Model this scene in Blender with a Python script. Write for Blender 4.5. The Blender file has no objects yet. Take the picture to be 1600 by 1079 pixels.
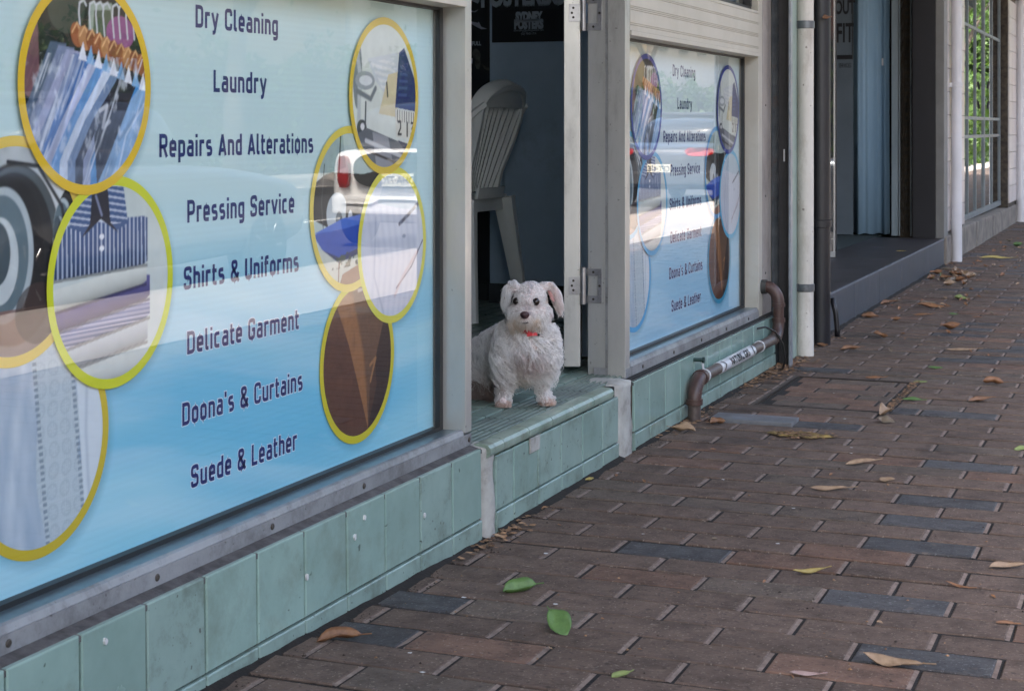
import bpy, bmesh, math, random
import numpy as np
from mathutils import Vector, Matrix, Euler
random.seed(7); rng = np.random.default_rng(11)
SC = bpy.context.scene
COL = SC.collection
R = math.radians

# ------------------------------------------------------------------ camera
PHI = math.atan(1036/2600)
cam = bpy.data.cameras.new('camera'); camo = bpy.data.objects.new('camera', cam); COL.objects.link(camo)
camo.location = (1.357, 0, .87); camo.rotation_euler = (R(90), 0, PHI)
cam.sensor_width = 36; cam.lens = 58.5; cam.shift_y = -.2128; cam.clip_end = 600; cam.clip_start = .05
cam.dof.use_dof = True; cam.dof.focus_distance = 4.0; cam.dof.aperture_fstop = 20
SC.camera = camo

# ------------------------------------------------------------------ world, sun, exposure
w = bpy.data.worlds.new('World'); SC.world = w; w.use_nodes = True
nt = w.node_tree; sky = nt.nodes.new('ShaderNodeTexSky'); sky.sky_type = 'NISHITA'; sky.sun_disc = False
SUN = Vector((-.05, -.52, .85)).normalized()
sky.sun_elevation = math.asin(SUN.z); sky.sun_rotation = math.atan2(SUN.x, SUN.y)
sky.air_density = 1.0; sky.dust_density = 5.0; sky.ozone_density = .6
nt.links.new(sky.outputs[0], nt.nodes['Background'].inputs[0]); nt.nodes['Background'].inputs[1].default_value = .15
sl = bpy.data.lights.new('sun', 'SUN'); sl.energy = 2.9; sl.angle = R(.53); sl.color = (1, .94, .86)
so = bpy.data.objects.new('sun', sl); COL.objects.link(so); so.rotation_euler = SUN.to_track_quat('Z', 'Y').to_euler(); so.location = (0, 0, 30)
SC.view_settings.view_transform = 'Standard'; SC.view_settings.look = 'None'; SC.view_settings.gamma = 1
SC.view_settings.exposure = 2.58
SC.cycles.max_bounces = 8; SC.cycles.diffuse_bounces = 6; SC.cycles.glossy_bounces = 4; SC.cycles.transparent_max_bounces = 12
SC.cycles.use_denoising = True; SC.cycles.caustics_reflective = False; SC.cycles.caustics_refractive = False

# ------------------------------------------------------------------ materials
def srgb(r, g, b):
    f = lambda c: (c/255/12.92 if c/255 <= .04045 else ((c/255+.055)/1.055)**2.4)
    return (f(r), f(g), f(b))
MATS = {}
def mat(name, c1, c2=None, rough=.6, metal=0., scale=8., bump=0., bscale=60., dirt=None, dscale=3., damt=.5, dlo=.5, rnd=0., spec=.5, coat=0., stretch=(1,1,1), rvar=0., speck=None, emit=None, isl=0.):
    """colour c1..c2 by noise, patches of dirt colour, fine relief, per-object brightness spread"""
    if name in MATS: return MATS[name]
    m = bpy.data.materials.new(name); m.use_nodes = True; MATS[name] = m
    n, l = m.node_tree.nodes, m.node_tree.links
    b = n['Principled BSDF']
    geo = n.new('ShaderNodeNewGeometry')
    mp = n.new('ShaderNodeMapping'); l.new(geo.outputs['Position'], mp.inputs[0]); mp.inputs['Scale'].default_value = stretch
    c2 = c2 or tuple(c*.85 for c in c1)
    no = n.new('ShaderNodeTexNoise'); no.inputs['Scale'].default_value = scale; no.inputs['Detail'].default_value = 6; no.inputs['Roughness'].default_value = .65
    l.new(mp.outputs[0], no.inputs[0])
    rp = n.new('ShaderNodeValToRGB'); rp.color_ramp.elements[0].position = .35; rp.color_ramp.elements[1].position = .65
    rp.color_ramp.elements[0].color = (*c1, 1); rp.color_ramp.elements[1].color = (*c2, 1); l.new(no.outputs[0], rp.inputs[0])
    out = rp.outputs[0]
    if dirt:
        n2 = n.new('ShaderNodeTexNoise'); n2.inputs['Scale'].default_value = dscale; n2.inputs['Detail'].default_value = 8; n2.inputs['Roughness'].default_value = .75
        l.new(mp.outputs[0], n2.inputs[0])
        mr = n.new('ShaderNodeMapRange'); mr.inputs[1].default_value = dlo; mr.inputs[2].default_value = dlo+.2; mr.inputs[4].default_value = damt; l.new(n2.outputs[0], mr.inputs[0])
        mx = n.new('ShaderNodeMixRGB'); l.new(mr.outputs[0], mx.inputs[0]); l.new(out, mx.inputs[1]); mx.inputs[2].default_value = (*dirt, 1); out = mx.outputs[0]
    if speck:
        n3 = n.new('ShaderNodeTexNoise'); n3.inputs['Scale'].default_value = speck[1]; n3.inputs['Detail'].default_value = 2; l.new(geo.outputs['Position'], n3.inputs[0])
        mr = n.new('ShaderNodeMapRange'); mr.inputs[1].default_value = speck[2]; mr.inputs[2].default_value = speck[2]+.04; mr.inputs[4].default_value = speck[3]; l.new(n3.outputs[0], mr.inputs[0])
        mx = n.new('ShaderNodeMixRGB'); l.new(mr.outputs[0], mx.inputs[0]); l.new(out, mx.inputs[1]); mx.inputs[2].default_value = (*speck[0], 1); out = mx.outputs[0]
    if rnd or isl:
        if isl: src = geo.outputs['Random Per Island']; rr = isl
        else:
            oi = n.new('ShaderNodeObjectInfo'); src = oi.outputs['Random']; rr = rnd
        mr = n.new('ShaderNodeMapRange'); mr.inputs[3].default_value = 1-rr; mr.inputs[4].default_value = 1+rr; l.new(src, mr.inputs[0])
        hs = n.new('ShaderNodeHueSaturation'); l.new(mr.outputs[0], hs.inputs['Value']); l.new(out, hs.inputs['Color']); out = hs.outputs[0]
    l.new(out, b.inputs['Base Color'])
    b.inputs['Roughness'].default_value = rough; b.inputs['Metallic'].default_value = metal
    b.inputs['Specular IOR Level'].default_value = spec; b.inputs['Coat Weight'].default_value = coat; b.inputs['Coat Roughness'].default_value = .05
    if rvar:
        mr = n.new('ShaderNodeMapRange'); mr.inputs[1].default_value=.3; mr.inputs[2].default_value=.7; mr.inputs[3].default_value = max(0, rough-rvar); mr.inputs[4].default_value = min(1, rough+rvar); l.new(no.outputs[0], mr.inputs[0]); l.new(mr.outputs[0], b.inputs['Roughness'])
    if bump:
        nb = n.new('ShaderNodeTexNoise'); nb.inputs['Scale'].default_value = bscale; nb.inputs['Detail'].default_value = 5; l.new(mp.outputs[0], nb.inputs[0])
        bp = n.new('ShaderNodeBump'); bp.inputs['Strength'].default_value = bump; bp.inputs['Distance'].default_value = .004; l.new(nb.outputs[0], bp.inputs['Height']); l.new(bp.outputs[0], b.inputs['Normal'])
    if emit: b.inputs['Emission Color'].default_value = (*emit[:3], 1); b.inputs['Emission Strength'].default_value = emit[3]
    return m
def matcol(name, rough=.5, spec=.3, bump=0):
    """reads the painted colour attribute of a flat print"""
    if name in MATS: return MATS[name]
    m = bpy.data.materials.new(name); m.use_nodes = True; MATS[name] = m
    n, l = m.node_tree.nodes, m.node_tree.links; b = n['Principled BSDF']
    a = n.new('ShaderNodeAttribute'); a.attribute_name = 'Col'; l.new(a.outputs[0], b.inputs['Base Color'])
    b.inputs['Roughness'].default_value = rough; b.inputs['Specular IOR Level'].default_value = spec
    return m
def matglass(name, k=1.6, tint=(1,1,1), wob=0.):
    if name in MATS: return MATS[name]
    m = bpy.data.materials.new(name); m.use_nodes = True; MATS[name] = m
    n, l = m.node_tree.nodes, m.node_tree.links; n.remove(n['Principled BSDF'])
    fr = n.new('ShaderNodeFresnel'); fr.inputs[0].default_value = 1.5
    geo = n.new('ShaderNodeNewGeometry')
    inv = n.new('ShaderNodeMath'); inv.operation = 'SUBTRACT'; inv.inputs[0].default_value = 1; l.new(geo.outputs['Backfacing'], inv.inputs[1])
    mu = n.new('ShaderNodeMath'); mu.operation = 'MULTIPLY'; mu.use_clamp = True; mu.inputs[1].default_value = k; l.new(fr.outputs[0], mu.inputs[0])
    m2 = n.new('ShaderNodeMath'); m2.operation = 'MULTIPLY'; l.new(mu.outputs[0], m2.inputs[0]); l.new(inv.outputs[0], m2.inputs[1])
    tr = n.new('ShaderNodeBsdfTransparent'); tr.inputs[0].default_value = (*tint, 1)
    gl = n.new('ShaderNodeBsdfGlossy'); gl.inputs['Roughness'].default_value = .0
    if wob:
        nb = n.new('ShaderNodeTexNoise'); nb.inputs['Scale'].default_value = 1.2; l.new(geo.outputs['Position'], nb.inputs[0])
        bp = n.new('ShaderNodeBump'); bp.inputs['Strength'].default_value = wob; bp.inputs['Distance'].default_value = .01; l.new(nb.outputs[0], bp.inputs['Height']); l.new(bp.outputs[0], gl.inputs['Normal'])
    ms = n.new('ShaderNodeMixShader'); l.new(m2.outputs[0], ms.inputs[0]); l.new(tr.outputs[0], ms.inputs[1]); l.new(gl.outputs[0], ms.inputs[2])
    l.new(ms.outputs[0], n['Material Output'].inputs[0])
    return m

# ------------------------------------------------------------------ object helpers
WL = {}
def wl(o): return WL.get(o.name, Vector((0,0,0))) if o else Vector((0,0,0))
def tag(o, label=None, cat=None, group=None, kind=None):
    if label: o['label'] = label
    if cat: o['category'] = cat
    if group: o['group'] = group
    if kind: o['kind'] = kind
    return o
def thing(name, loc, label=None, cat=None, group=None, kind=None):
    o = bpy.data.objects.new(name, None); o.empty_display_size = .1; COL.objects.link(o); o.location = loc; WL[o.name] = Vector(loc)
    return tag(o, label, cat, group, kind)
class MB:
    def __init__(s): s.v = []; s.f = []
    def add(s, vs, fs):
        k = len(s.v); s.v += [tuple(v) for v in vs]; s.f += [tuple(i+k for i in f) for f in fs]; return s
    def box(s, x0, x1, y0, y1, z0, z1, b=0., M=None):
        if b <= 0:
            vs = [(x0,y0,z0),(x1,y0,z0),(x1,y1,z0),(x0,y1,z0),(x0,y0,z1),(x1,y0,z1),(x1,y1,z1),(x0,y1,z1)]
            fs = [(0,3,2,1),(4,5,6,7),(0,1,5,4),(1,2,6,5),(2,3,7,6),(3,0,4,7)]
        else:
            bm = bmesh.new(); bmesh.ops.create_cube(bm, size=1)
            for v in bm.verts: v.co = ((x0+x1)/2+v.co.x*(x1-x0), (y0+y1)/2+v.co.y*(y1-y0), (z0+z1)/2+v.co.z*(z1-z0))
            b = min(b, (x1-x0)*.45, (y1-y0)*.45, (z1-z0)*.45)
            bmesh.ops.bevel(bm, geom=bm.edges[:], offset=b, segments=2, affect='EDGES', profile=.7)
            vs = [v.co.copy() for v in bm.verts]; fs = [tuple(v.index for v in f.verts) for f in bm.faces]; bm.free()
        if M: vs = [M @ Vector(v) for v in vs]
        return s.add(vs, fs)
    def slab(s, c, size, b, ax='z', M=None, depth=None):
        """cheap chamfered piece: c centre, size (sx,sy,sz), chamfer b round the face that looks along +ax"""
        sx, sy, sz = size
        if ax == 'z': a, d, h = sx/2, sy/2, sz/2; mk = lambda p,q,r: (p,q,r)
        elif ax == 'x': a, d, h = sy/2, sz/2, sx/2; mk = lambda p,q,r: (r,p,q)
        else: a, d, h = sx/2, sz/2, sy/2; mk = lambda p,q,r: (p,-r,q)      # face looks along -y
        P = [(-a,-d,-h),(a,-d,-h),(a,d,-h),(-a,d,-h),(-a,-d,h-b),(a,-d,h-b),(a,d,h-b),(-a,d,h-b),(-a+b,-d+b,h),(a-b,-d+b,h),(a-b,d-b,h),(-a+b,d-b,h)]
        F = [(0,1,5,4),(1,2,6,5),(2,3,7,6),(3,0,4,7),(4,5,9,8),(5,6,10,9),(6,7,11,10),(7,4,8,11),(8,9,10,11)]
        vs = [Vector(mk(*p)) for p in P]
        if M: vs = [M @ v for v in vs]
        return s.add([v+Vector(c) for v in vs], F)
    def tube(s, pts, r, n=12, caps=True, sq=None):
        """round tube through pts; r number or list; sq=(a,b) gives a rectangular section"""
        pts = [Vector(p) for p in pts]; k0 = len(s.v); m = len(pts); T = []
        for i in range(m):
            a = pts[max(0,i-1)]; b = pts[min(m-1,i+1)]; T.append((b-a).normalized())
        up = Vector((0,0,1)) if abs(T[0].z) < .9 else Vector((0,1,0))
        N = (up - T[0]*up.dot(T[0])).normalized(); rings = []
        for i in range(m):
            N = (N - T[i]*N.dot(T[i])).normalized(); B = T[i].cross(N); rr = r[i] if isinstance(r, (list,tuple)) else r
            if sq:
                a, b = sq; ring = [pts[i]+N*(p*b*rr)+B*(q*a*rr) for p,q in ((-1,-.8),(-.8,-1),(.8,-1),(1,-.8),(1,.8),(.8,1),(-.8,1),(-1,.8))]
            else: ring = [pts[i]+(N*math.cos(2*math.pi*j/n)+B*math.sin(2*math.pi*j/n))*rr for j in range(n)]
            rings.append(ring)
        q = len(rings[0]); vs = [v for g in rings for v in g]; fs = []
        for i in range(m-1):
            for j in range(q): fs.append((i*q+j, i*q+(j+1)%q, (i+1)*q+(j+1)%q, (i+1)*q+j))
        if caps: fs.append(tuple(range(q))[::-1]); fs.append(tuple((m-1)*q+j for j in range(q)))
        return s.add(vs, fs)
    def lathe(s, c, prof, axis='z', n=20):
        c = Vector(c); vs = []; m = len(prof)
        for (h, r) in prof:
            for j in range(n):
                a = 2*math.pi*j/n; p, q = r*math.cos(a), r*math.sin(a)
                vs.append(c + Vector({'z':(p,q,h),'x':(h,p,q),'y':(q,h,p)}[axis]))
        fs = [(i*n+j, i*n+(j+1)%n, (i+1)*n+(j+1)%n, (i+1)*n+j) for i in range(m-1) for j in range(n)]
        fs += [tuple(range(n))[::-1], tuple((m-1)*n+j for j in range(n))]
        return s.add(vs, fs)
    def prism(s, poly, x0, x1, axis='x'):
        """extrude polygon given in (y,z) along x (or in (x,z) along y, (x,y) along z)"""
        mk = {'x': lambda p,h:(h,p[0],p[1]), 'y': lambda p,h:(p[0],h,p[1]), 'z': lambda p,h:(p[0],p[1],h)}[axis]
        n = len(poly); vs = [mk(p,x0) for p in poly]+[mk(p,x1) for p in poly]
        fs = [tuple(range(n)), tuple(range(n,2*n))[::-1]] + [(i,(i+1)%n+0 if 0 else (i+1)%n,n+(i+1)%n,n+i) for i in range(n)]
        return s.add(vs, fs)
def link(name, mb, m, parent=None, smooth=False, base=False, angle=None, **tg):
    vs = np.array([tuple(v) for v in mb.v], dtype=float)
    lo, hi = vs.min(0), vs.max(0); c = (lo+hi)/2
    if parent is None: c[2] = lo[2]
    me = bpy.data.meshes.new(name); me.from_pydata((vs-c).tolist(), [], mb.f); 
    bm = bmesh.new(); bm.from_mesh(me)
    if len(bm.faces) < 60000: bmesh.ops.recalc_face_normals(bm, faces=bm.faces)
    bm.to_mesh(me); bm.free(); me.update()
    if m: me.materials.append(m)
    if smooth: me.shade_smooth(); 
    if smooth and angle: me.set_sharp_from_angle(angle=R(angle))
    return place(name, me, c, parent, **tg)
def place(name, me, c, parent=None, **tg):
    o = bpy.data.objects.new(name, me); COL.objects.link(o); o.parent = parent
    o.location = Vector(c)-wl(parent); WL[o.name] = Vector(c)
    return tag(o, **tg)
def rebase(o):
    """world location of an object whose parents only translate"""
    return WL[o.name]
def copy_tree(o, loc, rot=None, parent=None, **tg):
    c = o.copy(); COL.objects.link(c)
    if parent is None: c.location = loc; 
    else: c.parent = parent
    if rot is not None: c.rotation_euler = rot
    WL[c.name] = Vector(loc)
    for ch in list(o.children): copy_tree(ch, loc, None, c)
    return tag(c, **tg)
# measuring helpers: the point of the ground (height Z) that the survey of the photograph gives
s_, c_ = math.sin(PHI), math.cos(PHI)
def G(x, y, Z=0):
    z = 2600*(.87-Z)/(y-199); l = (x-800)/2600*z
    return 1.357+c_*l-s_*z, s_*l+c_*z
def gz(y):
    return .022*(3.2-y) if y < 3.2 else 0.

# text --------------------------------------------------------------
def arcpts(path, closed=False):
    P = [(p[0], p[1], p[2] if len(p) > 2 else 0) for p in path]; out = []; n = len(P)
    for i, (x, y, r) in enumerate(P):
        if r == 0 or (not closed and i in (0, n-1)): out.append((x, y)); continue
        a, b = Vector(P[i-1][:2]), Vector(P[(i+1)%n][:2]); c = Vector((x, y)); d1, d2 = (a-c), (b-c)
        rr = min(r, d1.length*.5, d2.length*.5); d1.normalize(); d2.normalize(); p0, p2 = c+d1*rr, c+d2*rr
        for k in range(7):
            t = k/6; q = p0*(1-t)**2*1 + c*(2*t*(1-t)) + p2*t*t; q = q + (c-q)*.12*math.sin(math.pi*t); out.append((q.x, q.y))
    return out
l, r_, Rr = .075, .365, .425
DIN = {
 'D': (.5, [[(l,.075),(l,.925),(Rr,.925,.22),(Rr,.075,.22),'c']]), 'C': (.5, [[(Rr,.68),(Rr,.925,.2),(l,.925,.2),(l,.075,.2),(Rr,.075,.2),(Rr,.32)]]),
 'L': (.42, [[(l,1),(l,.075),(.41,.075)]]), 'R': (.5, [[(l,0),(l,.925),(Rr,.925,.2),(Rr,.46,.2),(l,.46)],[(.27,.46),(.45,0)]]),
 'P': (.5, [[(l,0),(l,.925),(Rr,.925,.2),(Rr,.42,.2),(l,.42)]]), 'A': (.52, [[(.055,0),(.26,.97)],[(.26,.97),(.465,0)],[(.12,.25),(.4,.25)]]),
 'S': (.5, [[(Rr,.72),(Rr,.925,.2),(l,.925,.2),(l,.51,.2),(Rr,.51,.2),(Rr,.075,.2),(l,.075,.2),(l,.28)]]), 'U': (.5, [[(l,1),(l,.075,.22),(Rr,.075,.22),(Rr,1)]]),
 'G': (.5, [[(Rr,.7),(Rr,.925,.2),(l,.925,.2),(l,.075,.2),(Rr,.075,.2),(Rr,.47),(.27,.47)]]),
 '&': (.58, [[(.55,0),(.12,.72,.08),(.12,.925,.16),(.4,.925,.16),(.4,.68,.1),(.075,.42,.15),(.075,.075,.18),(.42,.075,.18),(.52,.42)]]), "'": (.15, [[(.075,1),(.075,.74)]]),
 'a': (.44, [[(.1,.655),(r_,.655,.18),(r_,0)],[(r_,.41),(l,.41,.15),(l,.075,.15),(r_,.075)]]), 'n': (.44, [[(l,0),(l,.73)],[(l,.655),(r_,.655,.18),(r_,0)]]),
 'e': (.44, [[(l,.35),(r_,.35),(r_,.655,.17),(l,.655,.17),(l,.075,.17),(r_,.075)]]), 'i': (.15, [[(l,0),(l,.73)],[(l,.85),(l,1)]]),
 'g': (.44, [[(r_,.655),(l,.655,.17),(l,.075,.17),(r_,.075)],[(r_,.73),(r_,-.18,.17),(.09,-.18)]]), 'r': (.33, [[(l,0),(l,.73)],[(l,.655),(.32,.655)]]),
 'y': (.46, [[(.05,.73),(.235,.06)],[(.41,.73),(.19,-.18,.06),(.07,-.18)]]), 'l': (.23, [[(l,1),(l,.075,.1),(.22,.075)]]), 'u': (.44, [[(l,.73),(l,.075,.18),(r_,.075)],[(r_,.73),(r_,0)]]),
 'd': (.44, [[(r_,1),(r_,0)],[(r_,.655),(l,.655,.17),(l,.075,.17),(r_,.075)]]), 'p': (.44, [[(l,.73),(l,-.26)],[(l,.655),(r_,.655,.17),(r_,.075,.17),(l,.075)]]),
 's': (.42, [[(.33,.655),(l,.655,.13),(l,.375,.13),(.345,.375,.13),(.345,.075,.13),(.08,.075)]]), 't': (.3, [[(.1,.95),(.1,.075,.12),(.29,.075)],[(0,.655),(.29,.655)]]),
 'o': (.44, [[(l,.075,.17),(l,.655,.17),(r_,.655,.17),(r_,.075,.17),'c']]), 'm': (.73, [[(l,0),(l,.73)],[(l,.655),(.365,.655,.15),(.365,0)],[(.365,.655),(.655,.655,.15),(.655,0)]]),
 'v': (.46, [[(.05,.73),(.23,.03)],[(.23,.03),(.41,.73)]]), 'c': (.42, [[(.35,.655),(l,.655,.17),(l,.075,.17),(.35,.075)]]), 'h': (.44, [[(l,1),(l,0)],[(l,.655),(r_,.655,.18),(r_,0)]]),
 'f': (.3, [[(.1,0),(.1,.925,.13),(.3,.925)],[(0,.655),(.28,.655)]]), ' ': (.22, [])}
def din_text(txt, yc, z, width, cap, x, wgt=.15, grow=0.):
    """monoline condensed lettering lying on the plane X=x, centred on yc, as one mesh"""
    gap = .1; tot = sum(DIN[c][0] for c in txt)+gap*(len(txt)-1); sy = width/tot; mb = MB(); pen = 0; k = 0
    for ch in txt:
        wd, strokes = DIN[ch]
        for st in strokes:
            closed = st[-1] == 'c'; pts = arcpts(st[:-1] if closed else st, closed)
            P = [Vector(((p[0]+pen)*sy + yc-width/2, p[1]*cap+z)) for p in pts]; hw = wgt/2*(sy+cap)/2+grow; n = len(P)
            vs = []; dx = x + k*.00002; k = (k+1) % 5
            for i in range(n):
                if closed: a, b = P[i-1], P[(i+1)%n]
                else: a, b = P[max(0,i-1)], P[min(n-1,i+1)]
                t0 = (P[i]-P[i-1]) if (i or closed) else (b-P[i]); t1 = ((P[(i+1)%n])-P[i]) if (i < n-1 or closed) else (P[i]-a)
                t0 = t0.normalized(); t1 = t1.normalized(); t = (t0+t1).normalized(); nn = Vector((-t.y, t.x)); m = hw/max(.45, nn.dot(Vector((-t0.y, t0.x))))
                e = Vector((0,0))
                if grow and not closed: e = -t*grow if i == 0 else (t*grow if i == n-1 else e)
                vs += [(dx, *(P[i]+e+nn*m)), (dx, *(P[i]+e-nn*m))]
            fs = [(2*i, 2*i+1, (2*i+3), (2*i+2)) for i in range(n-1)]
            if closed: fs.append((2*n-2, 2*n-1, 1, 0))
            mb.add(vs, fs)
        pen += wd+gap
    return mb
def font_mesh(txt, size, sx=1., bold=0., align='CENTER'):
    """plain built-in lettering as flat polygons in local x (right), y (up)"""
    cu = bpy.data.curves.new('lettering', 'FONT'); cu.body = txt; cu.size = size; cu.align_x = align; cu.offset = bold; cu.resolution_u = 3
    o = bpy.data.objects.new('lettering', cu); COL.objects.link(o); bpy.context.view_layer.update()
    me = o.evaluated_get(bpy.context.evaluated_depsgraph_get()).to_mesh()
    mb = MB(); mb.add([(v.co.x*sx, v.co.y, 0) for v in me.vertices], [tuple(p.vertices) for p in me.polygons])
    bpy.data.objects.remove(o); return mb
def put_text(name, txt, size, M, m, parent, sx=1., bold=0., align='CENTER'):
    mb = font_mesh(txt, size, sx, bold, align); mb.v = [tuple(M @ Vector(v)) for v in mb.v]
    return link(name, mb, m, parent)
# ------------------------------------------------------------------ painted prints (flat pictures on the window films)
def vnoise(x, y, seed=0):
    xi, yi = np.floor(x).astype(int), np.floor(y).astype(int); fx, fy = x-xi, y-yi
    h = lambda a, b: np.modf(np.abs(np.sin(a*127.1+b*311.7+seed*17.3)*43758.5453))[0]
    fx, fy = fx*fx*(3-2*fx), fy*fy*(3-2*fy)
    return (h(xi,yi)*(1-fx)+h(xi+1,yi)*fx)*(1-fy)+(h(xi,yi+1)*(1-fx)+h(xi+1,yi+1)*fx)*fy
def fbm(x, y, seed=0, o=4):
    s = 0; a = .5
    for k in range(o): s = s+a*vnoise(x*2**k, y*2**k, seed+k*7); a *= .5
    return s/(1-.5**o)
class Pic:
    def __init__(s, u, v, base): s.u, s.v = u, v; s.c = np.tile(np.array(srgb(*base)), u.shape+(1,)).astype(float)
    def fill(s, m, col, a=1.):
        m = np.asarray(m, float)*a; s.c = s.c*(1-m[..., None])+np.array(srgb(*col))*m[..., None]; return s
    def poly(s, pts, col, a=1., soft=0):
        return s.fill(s.inside(pts), col, a)
    def inside(s, pts):
        ins = np.zeros(s.u.shape, bool); n = len(pts)
        for i in range(n):
            (x0, y0), (x1, y1) = pts[i], pts[(i+1) % n]
            if y0 == y1: continue
            c = ((y0 > s.v) != (y1 > s.v)) & (s.u < (x1-x0)*(s.v-y0)/(y1-y0)+x0); ins ^= c
        return ins
    def line(s, pts, wd, col, a=1., soft=.5):
        d = np.full(s.u.shape, 9.)
        for (x0, y0), (x1, y1) in zip(pts[:-1], pts[1:]):
            L = (x1-x0)**2+(y1-y0)**2+1e-9; t = np.clip(((s.u-x0)*(x1-x0)+(s.v-y0)*(y1-y0))/L, 0, 1)
            d = np.minimum(d, np.hypot(s.u-x0-t*(x1-x0), s.v-y0-t*(y1-y0)))
        return s.fill(np.clip((wd-d)/(wd*soft), 0, 1), col, a)
    def ell(s, cx, cy, a, b, col, al=1., rot=0, soft=.03):
        q = math.cos(rot); p = math.sin(rot); du, dv = s.u-cx, s.v-cy; x, y = du*q+dv*p, -du*p+dv*q
        return s.fill(np.clip((1-np.hypot(x/a, y/b))/soft, 0, 1), col, al)
    def grain(s, k, fx=6, fy=6, seed=1, m=None):
        g = (fbm(s.u*fx+9, s.v*fy+5, seed)-.5)*k
        if m is not None: g = g*m
        s.c = np.clip(s.c*(1+g[..., None]), 0, 1); return s
def _sf(s, ang, f, g, seed=3):
    a = s.u*math.cos(ang-math.pi/2)+s.v*math.sin(ang-math.pi/2); b_ = s.u*math.cos(ang)+s.v*math.sin(ang); return fbm(a*f+20, b_*g+20, seed, 4)
def _st(s, ang, k, f, g, seed=3, m=1.):
    s.c = np.clip(s.c*(1+((s.sfield(ang, f, g, seed)-.5)*k*m)[...,None]), 0, 1); return s
Pic.sfield = _sf; Pic.streak = _st
def p_hangers(u, v):
    P = Pic(u, v, (20, 27, 28)); P.grain(1.6, 6, 6, 3); P.streak(.9,1.2,3,1.5)
    P.poly([(-1,1),(-.82,1),(-.75,-.2),(-1,-.1)], (120,84,92))
    P.ell(-.35,.75,.3,.25,(52,66,58)); P.poly([(.0,.5),(.45,.52),(.4,.85),(.02,.83)], (150,165,150)); P.poly([(.08,.5),(.42,.52),(.38,.78),(.1,.76)], (78,92,72)).ell(.55,.55,.25,.18,(140,80,130))
    for i, x in enumerate([-.12,.05,.16,.28,.44,.55,.68,.8]):
        P.line([(x,.5),(x-.03,.72),(x-.02,.82),(x+.05,.85),(x+.09,.8)], .016, (200,206,210))
    cols = [(78,96,118),(116,130,156),(150,158,186),(108,128,164),(62,104,160),(168,178,204),(92,140,190),(190,204,220),(104,128,160),(28,32,48),(150,162,190),(60,130,188),(122,160,196)]
    for i, cc in enumerate(cols):
        x = -.55+i*.125; y = .42-i*.035
        P.poly([(x-.05,y),(x+.2,y-.02),(x+.15,y-.35),(x-.25,-.95),(x-.34,-1.4),(x-.8,-1.4),(x-.78,-.75),(x-.5,-.35)], cc)
        P.line([(x+.1,y-.1),(x-.3,-.5),(x-.52,-1.1)], .02, (215,225,235), .45); P.line([(x-.02,y-.2),(x-.42,-.55)], .03, (40,60,90), .3)
    P.poly([(.62,.28),(.95,.2),(.3,-.8),(.15,-1.),(.1,-.5)], (26,28,40)).line([(.2,-.25),(.32,-.2),(.25,-.42),(.36,-.36)], .03, (180,185,190))
    for i in range(10):
        x = -.18+i*.125; y = .5-i*.03; P.ell(x, y, .1, .13, [(150,88,52),(176,126,80),(128,72,42)][i%3], 1, .5).line([(x-.08,y+.02),(x,y+.12),(x+.09,y-.02)], .014, (226,180,126), .8)
    for i in range(10):
        x = -.1+i*.13; y = .34-i*.035; P.poly([(x-.06,y-.08),(x+.02,y+.1),(x+.08,y-.1)], [(226,232,240),(120,168,208)][i%2], .9)
    P.fill(np.clip((fbm(u*9+v*4, v*5-u*7, 9)-.6)*6, 0, 1)*(v < .3), (222,232,240), .45); P.fill(v < -.25, (150,170,196), .18)
    P.streak(1.08,.9,16,1.3,4,v < .45); P.fill(np.clip((P.sfield(1.08,26,1.6,8)-.62)*7,0,1)*(v < .3), (226,236,244), .6); return P.grain(.3, 14, 14, 5).c
def p_washer(u, v):
    P = Pic(u, v, (176,186,188)); P.fill(u > .45, (196,204,206)); P.grain(.2, 3, 3)
    def door(cx, cy, a, b):
        P.ell(cx+.06, cy, a*1.32, b*1.16, (20,22,25)); P.ell(cx+.1, cy+.03, a*1.2, b*1.08, (70,80,84)); P.ell(cx+.06, cy, a*1.12, b*1.04, (30,33,37)); P.ell(cx-.02, cy, a*.98, b, (24,26,30)); P.ell(cx-.08, cy, a*.8, b*.86, (168,182,186)); P.ell(cx-.1, cy, a*.7, b*.76, (92,112,120)); P.ell(cx-.14, cy-.05, a*.5, b*.55, (186,198,200)); P.ell(cx-.17, cy+.02, a*.34, b*.4, (64,80,88))
    door(-.08, -.03, .56, .76); door(.82, .12, .2, .42)
    P.line([(-.1,.85),(.35,.8),(.72,.4),(.85,-.1)], .03, (40,44,48)); P.ell(.62,-.12,.07,.08,(52,58,64)); P.ell(.62,-.12,.03,.03,(190,196,200))
    P.fill(v < -.55, (128,96,84), .8); P.ell(.35,-.62,.35,.3,(60,48,46),.8)
    return P.grain(.3, 7, 5, 2).c
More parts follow.
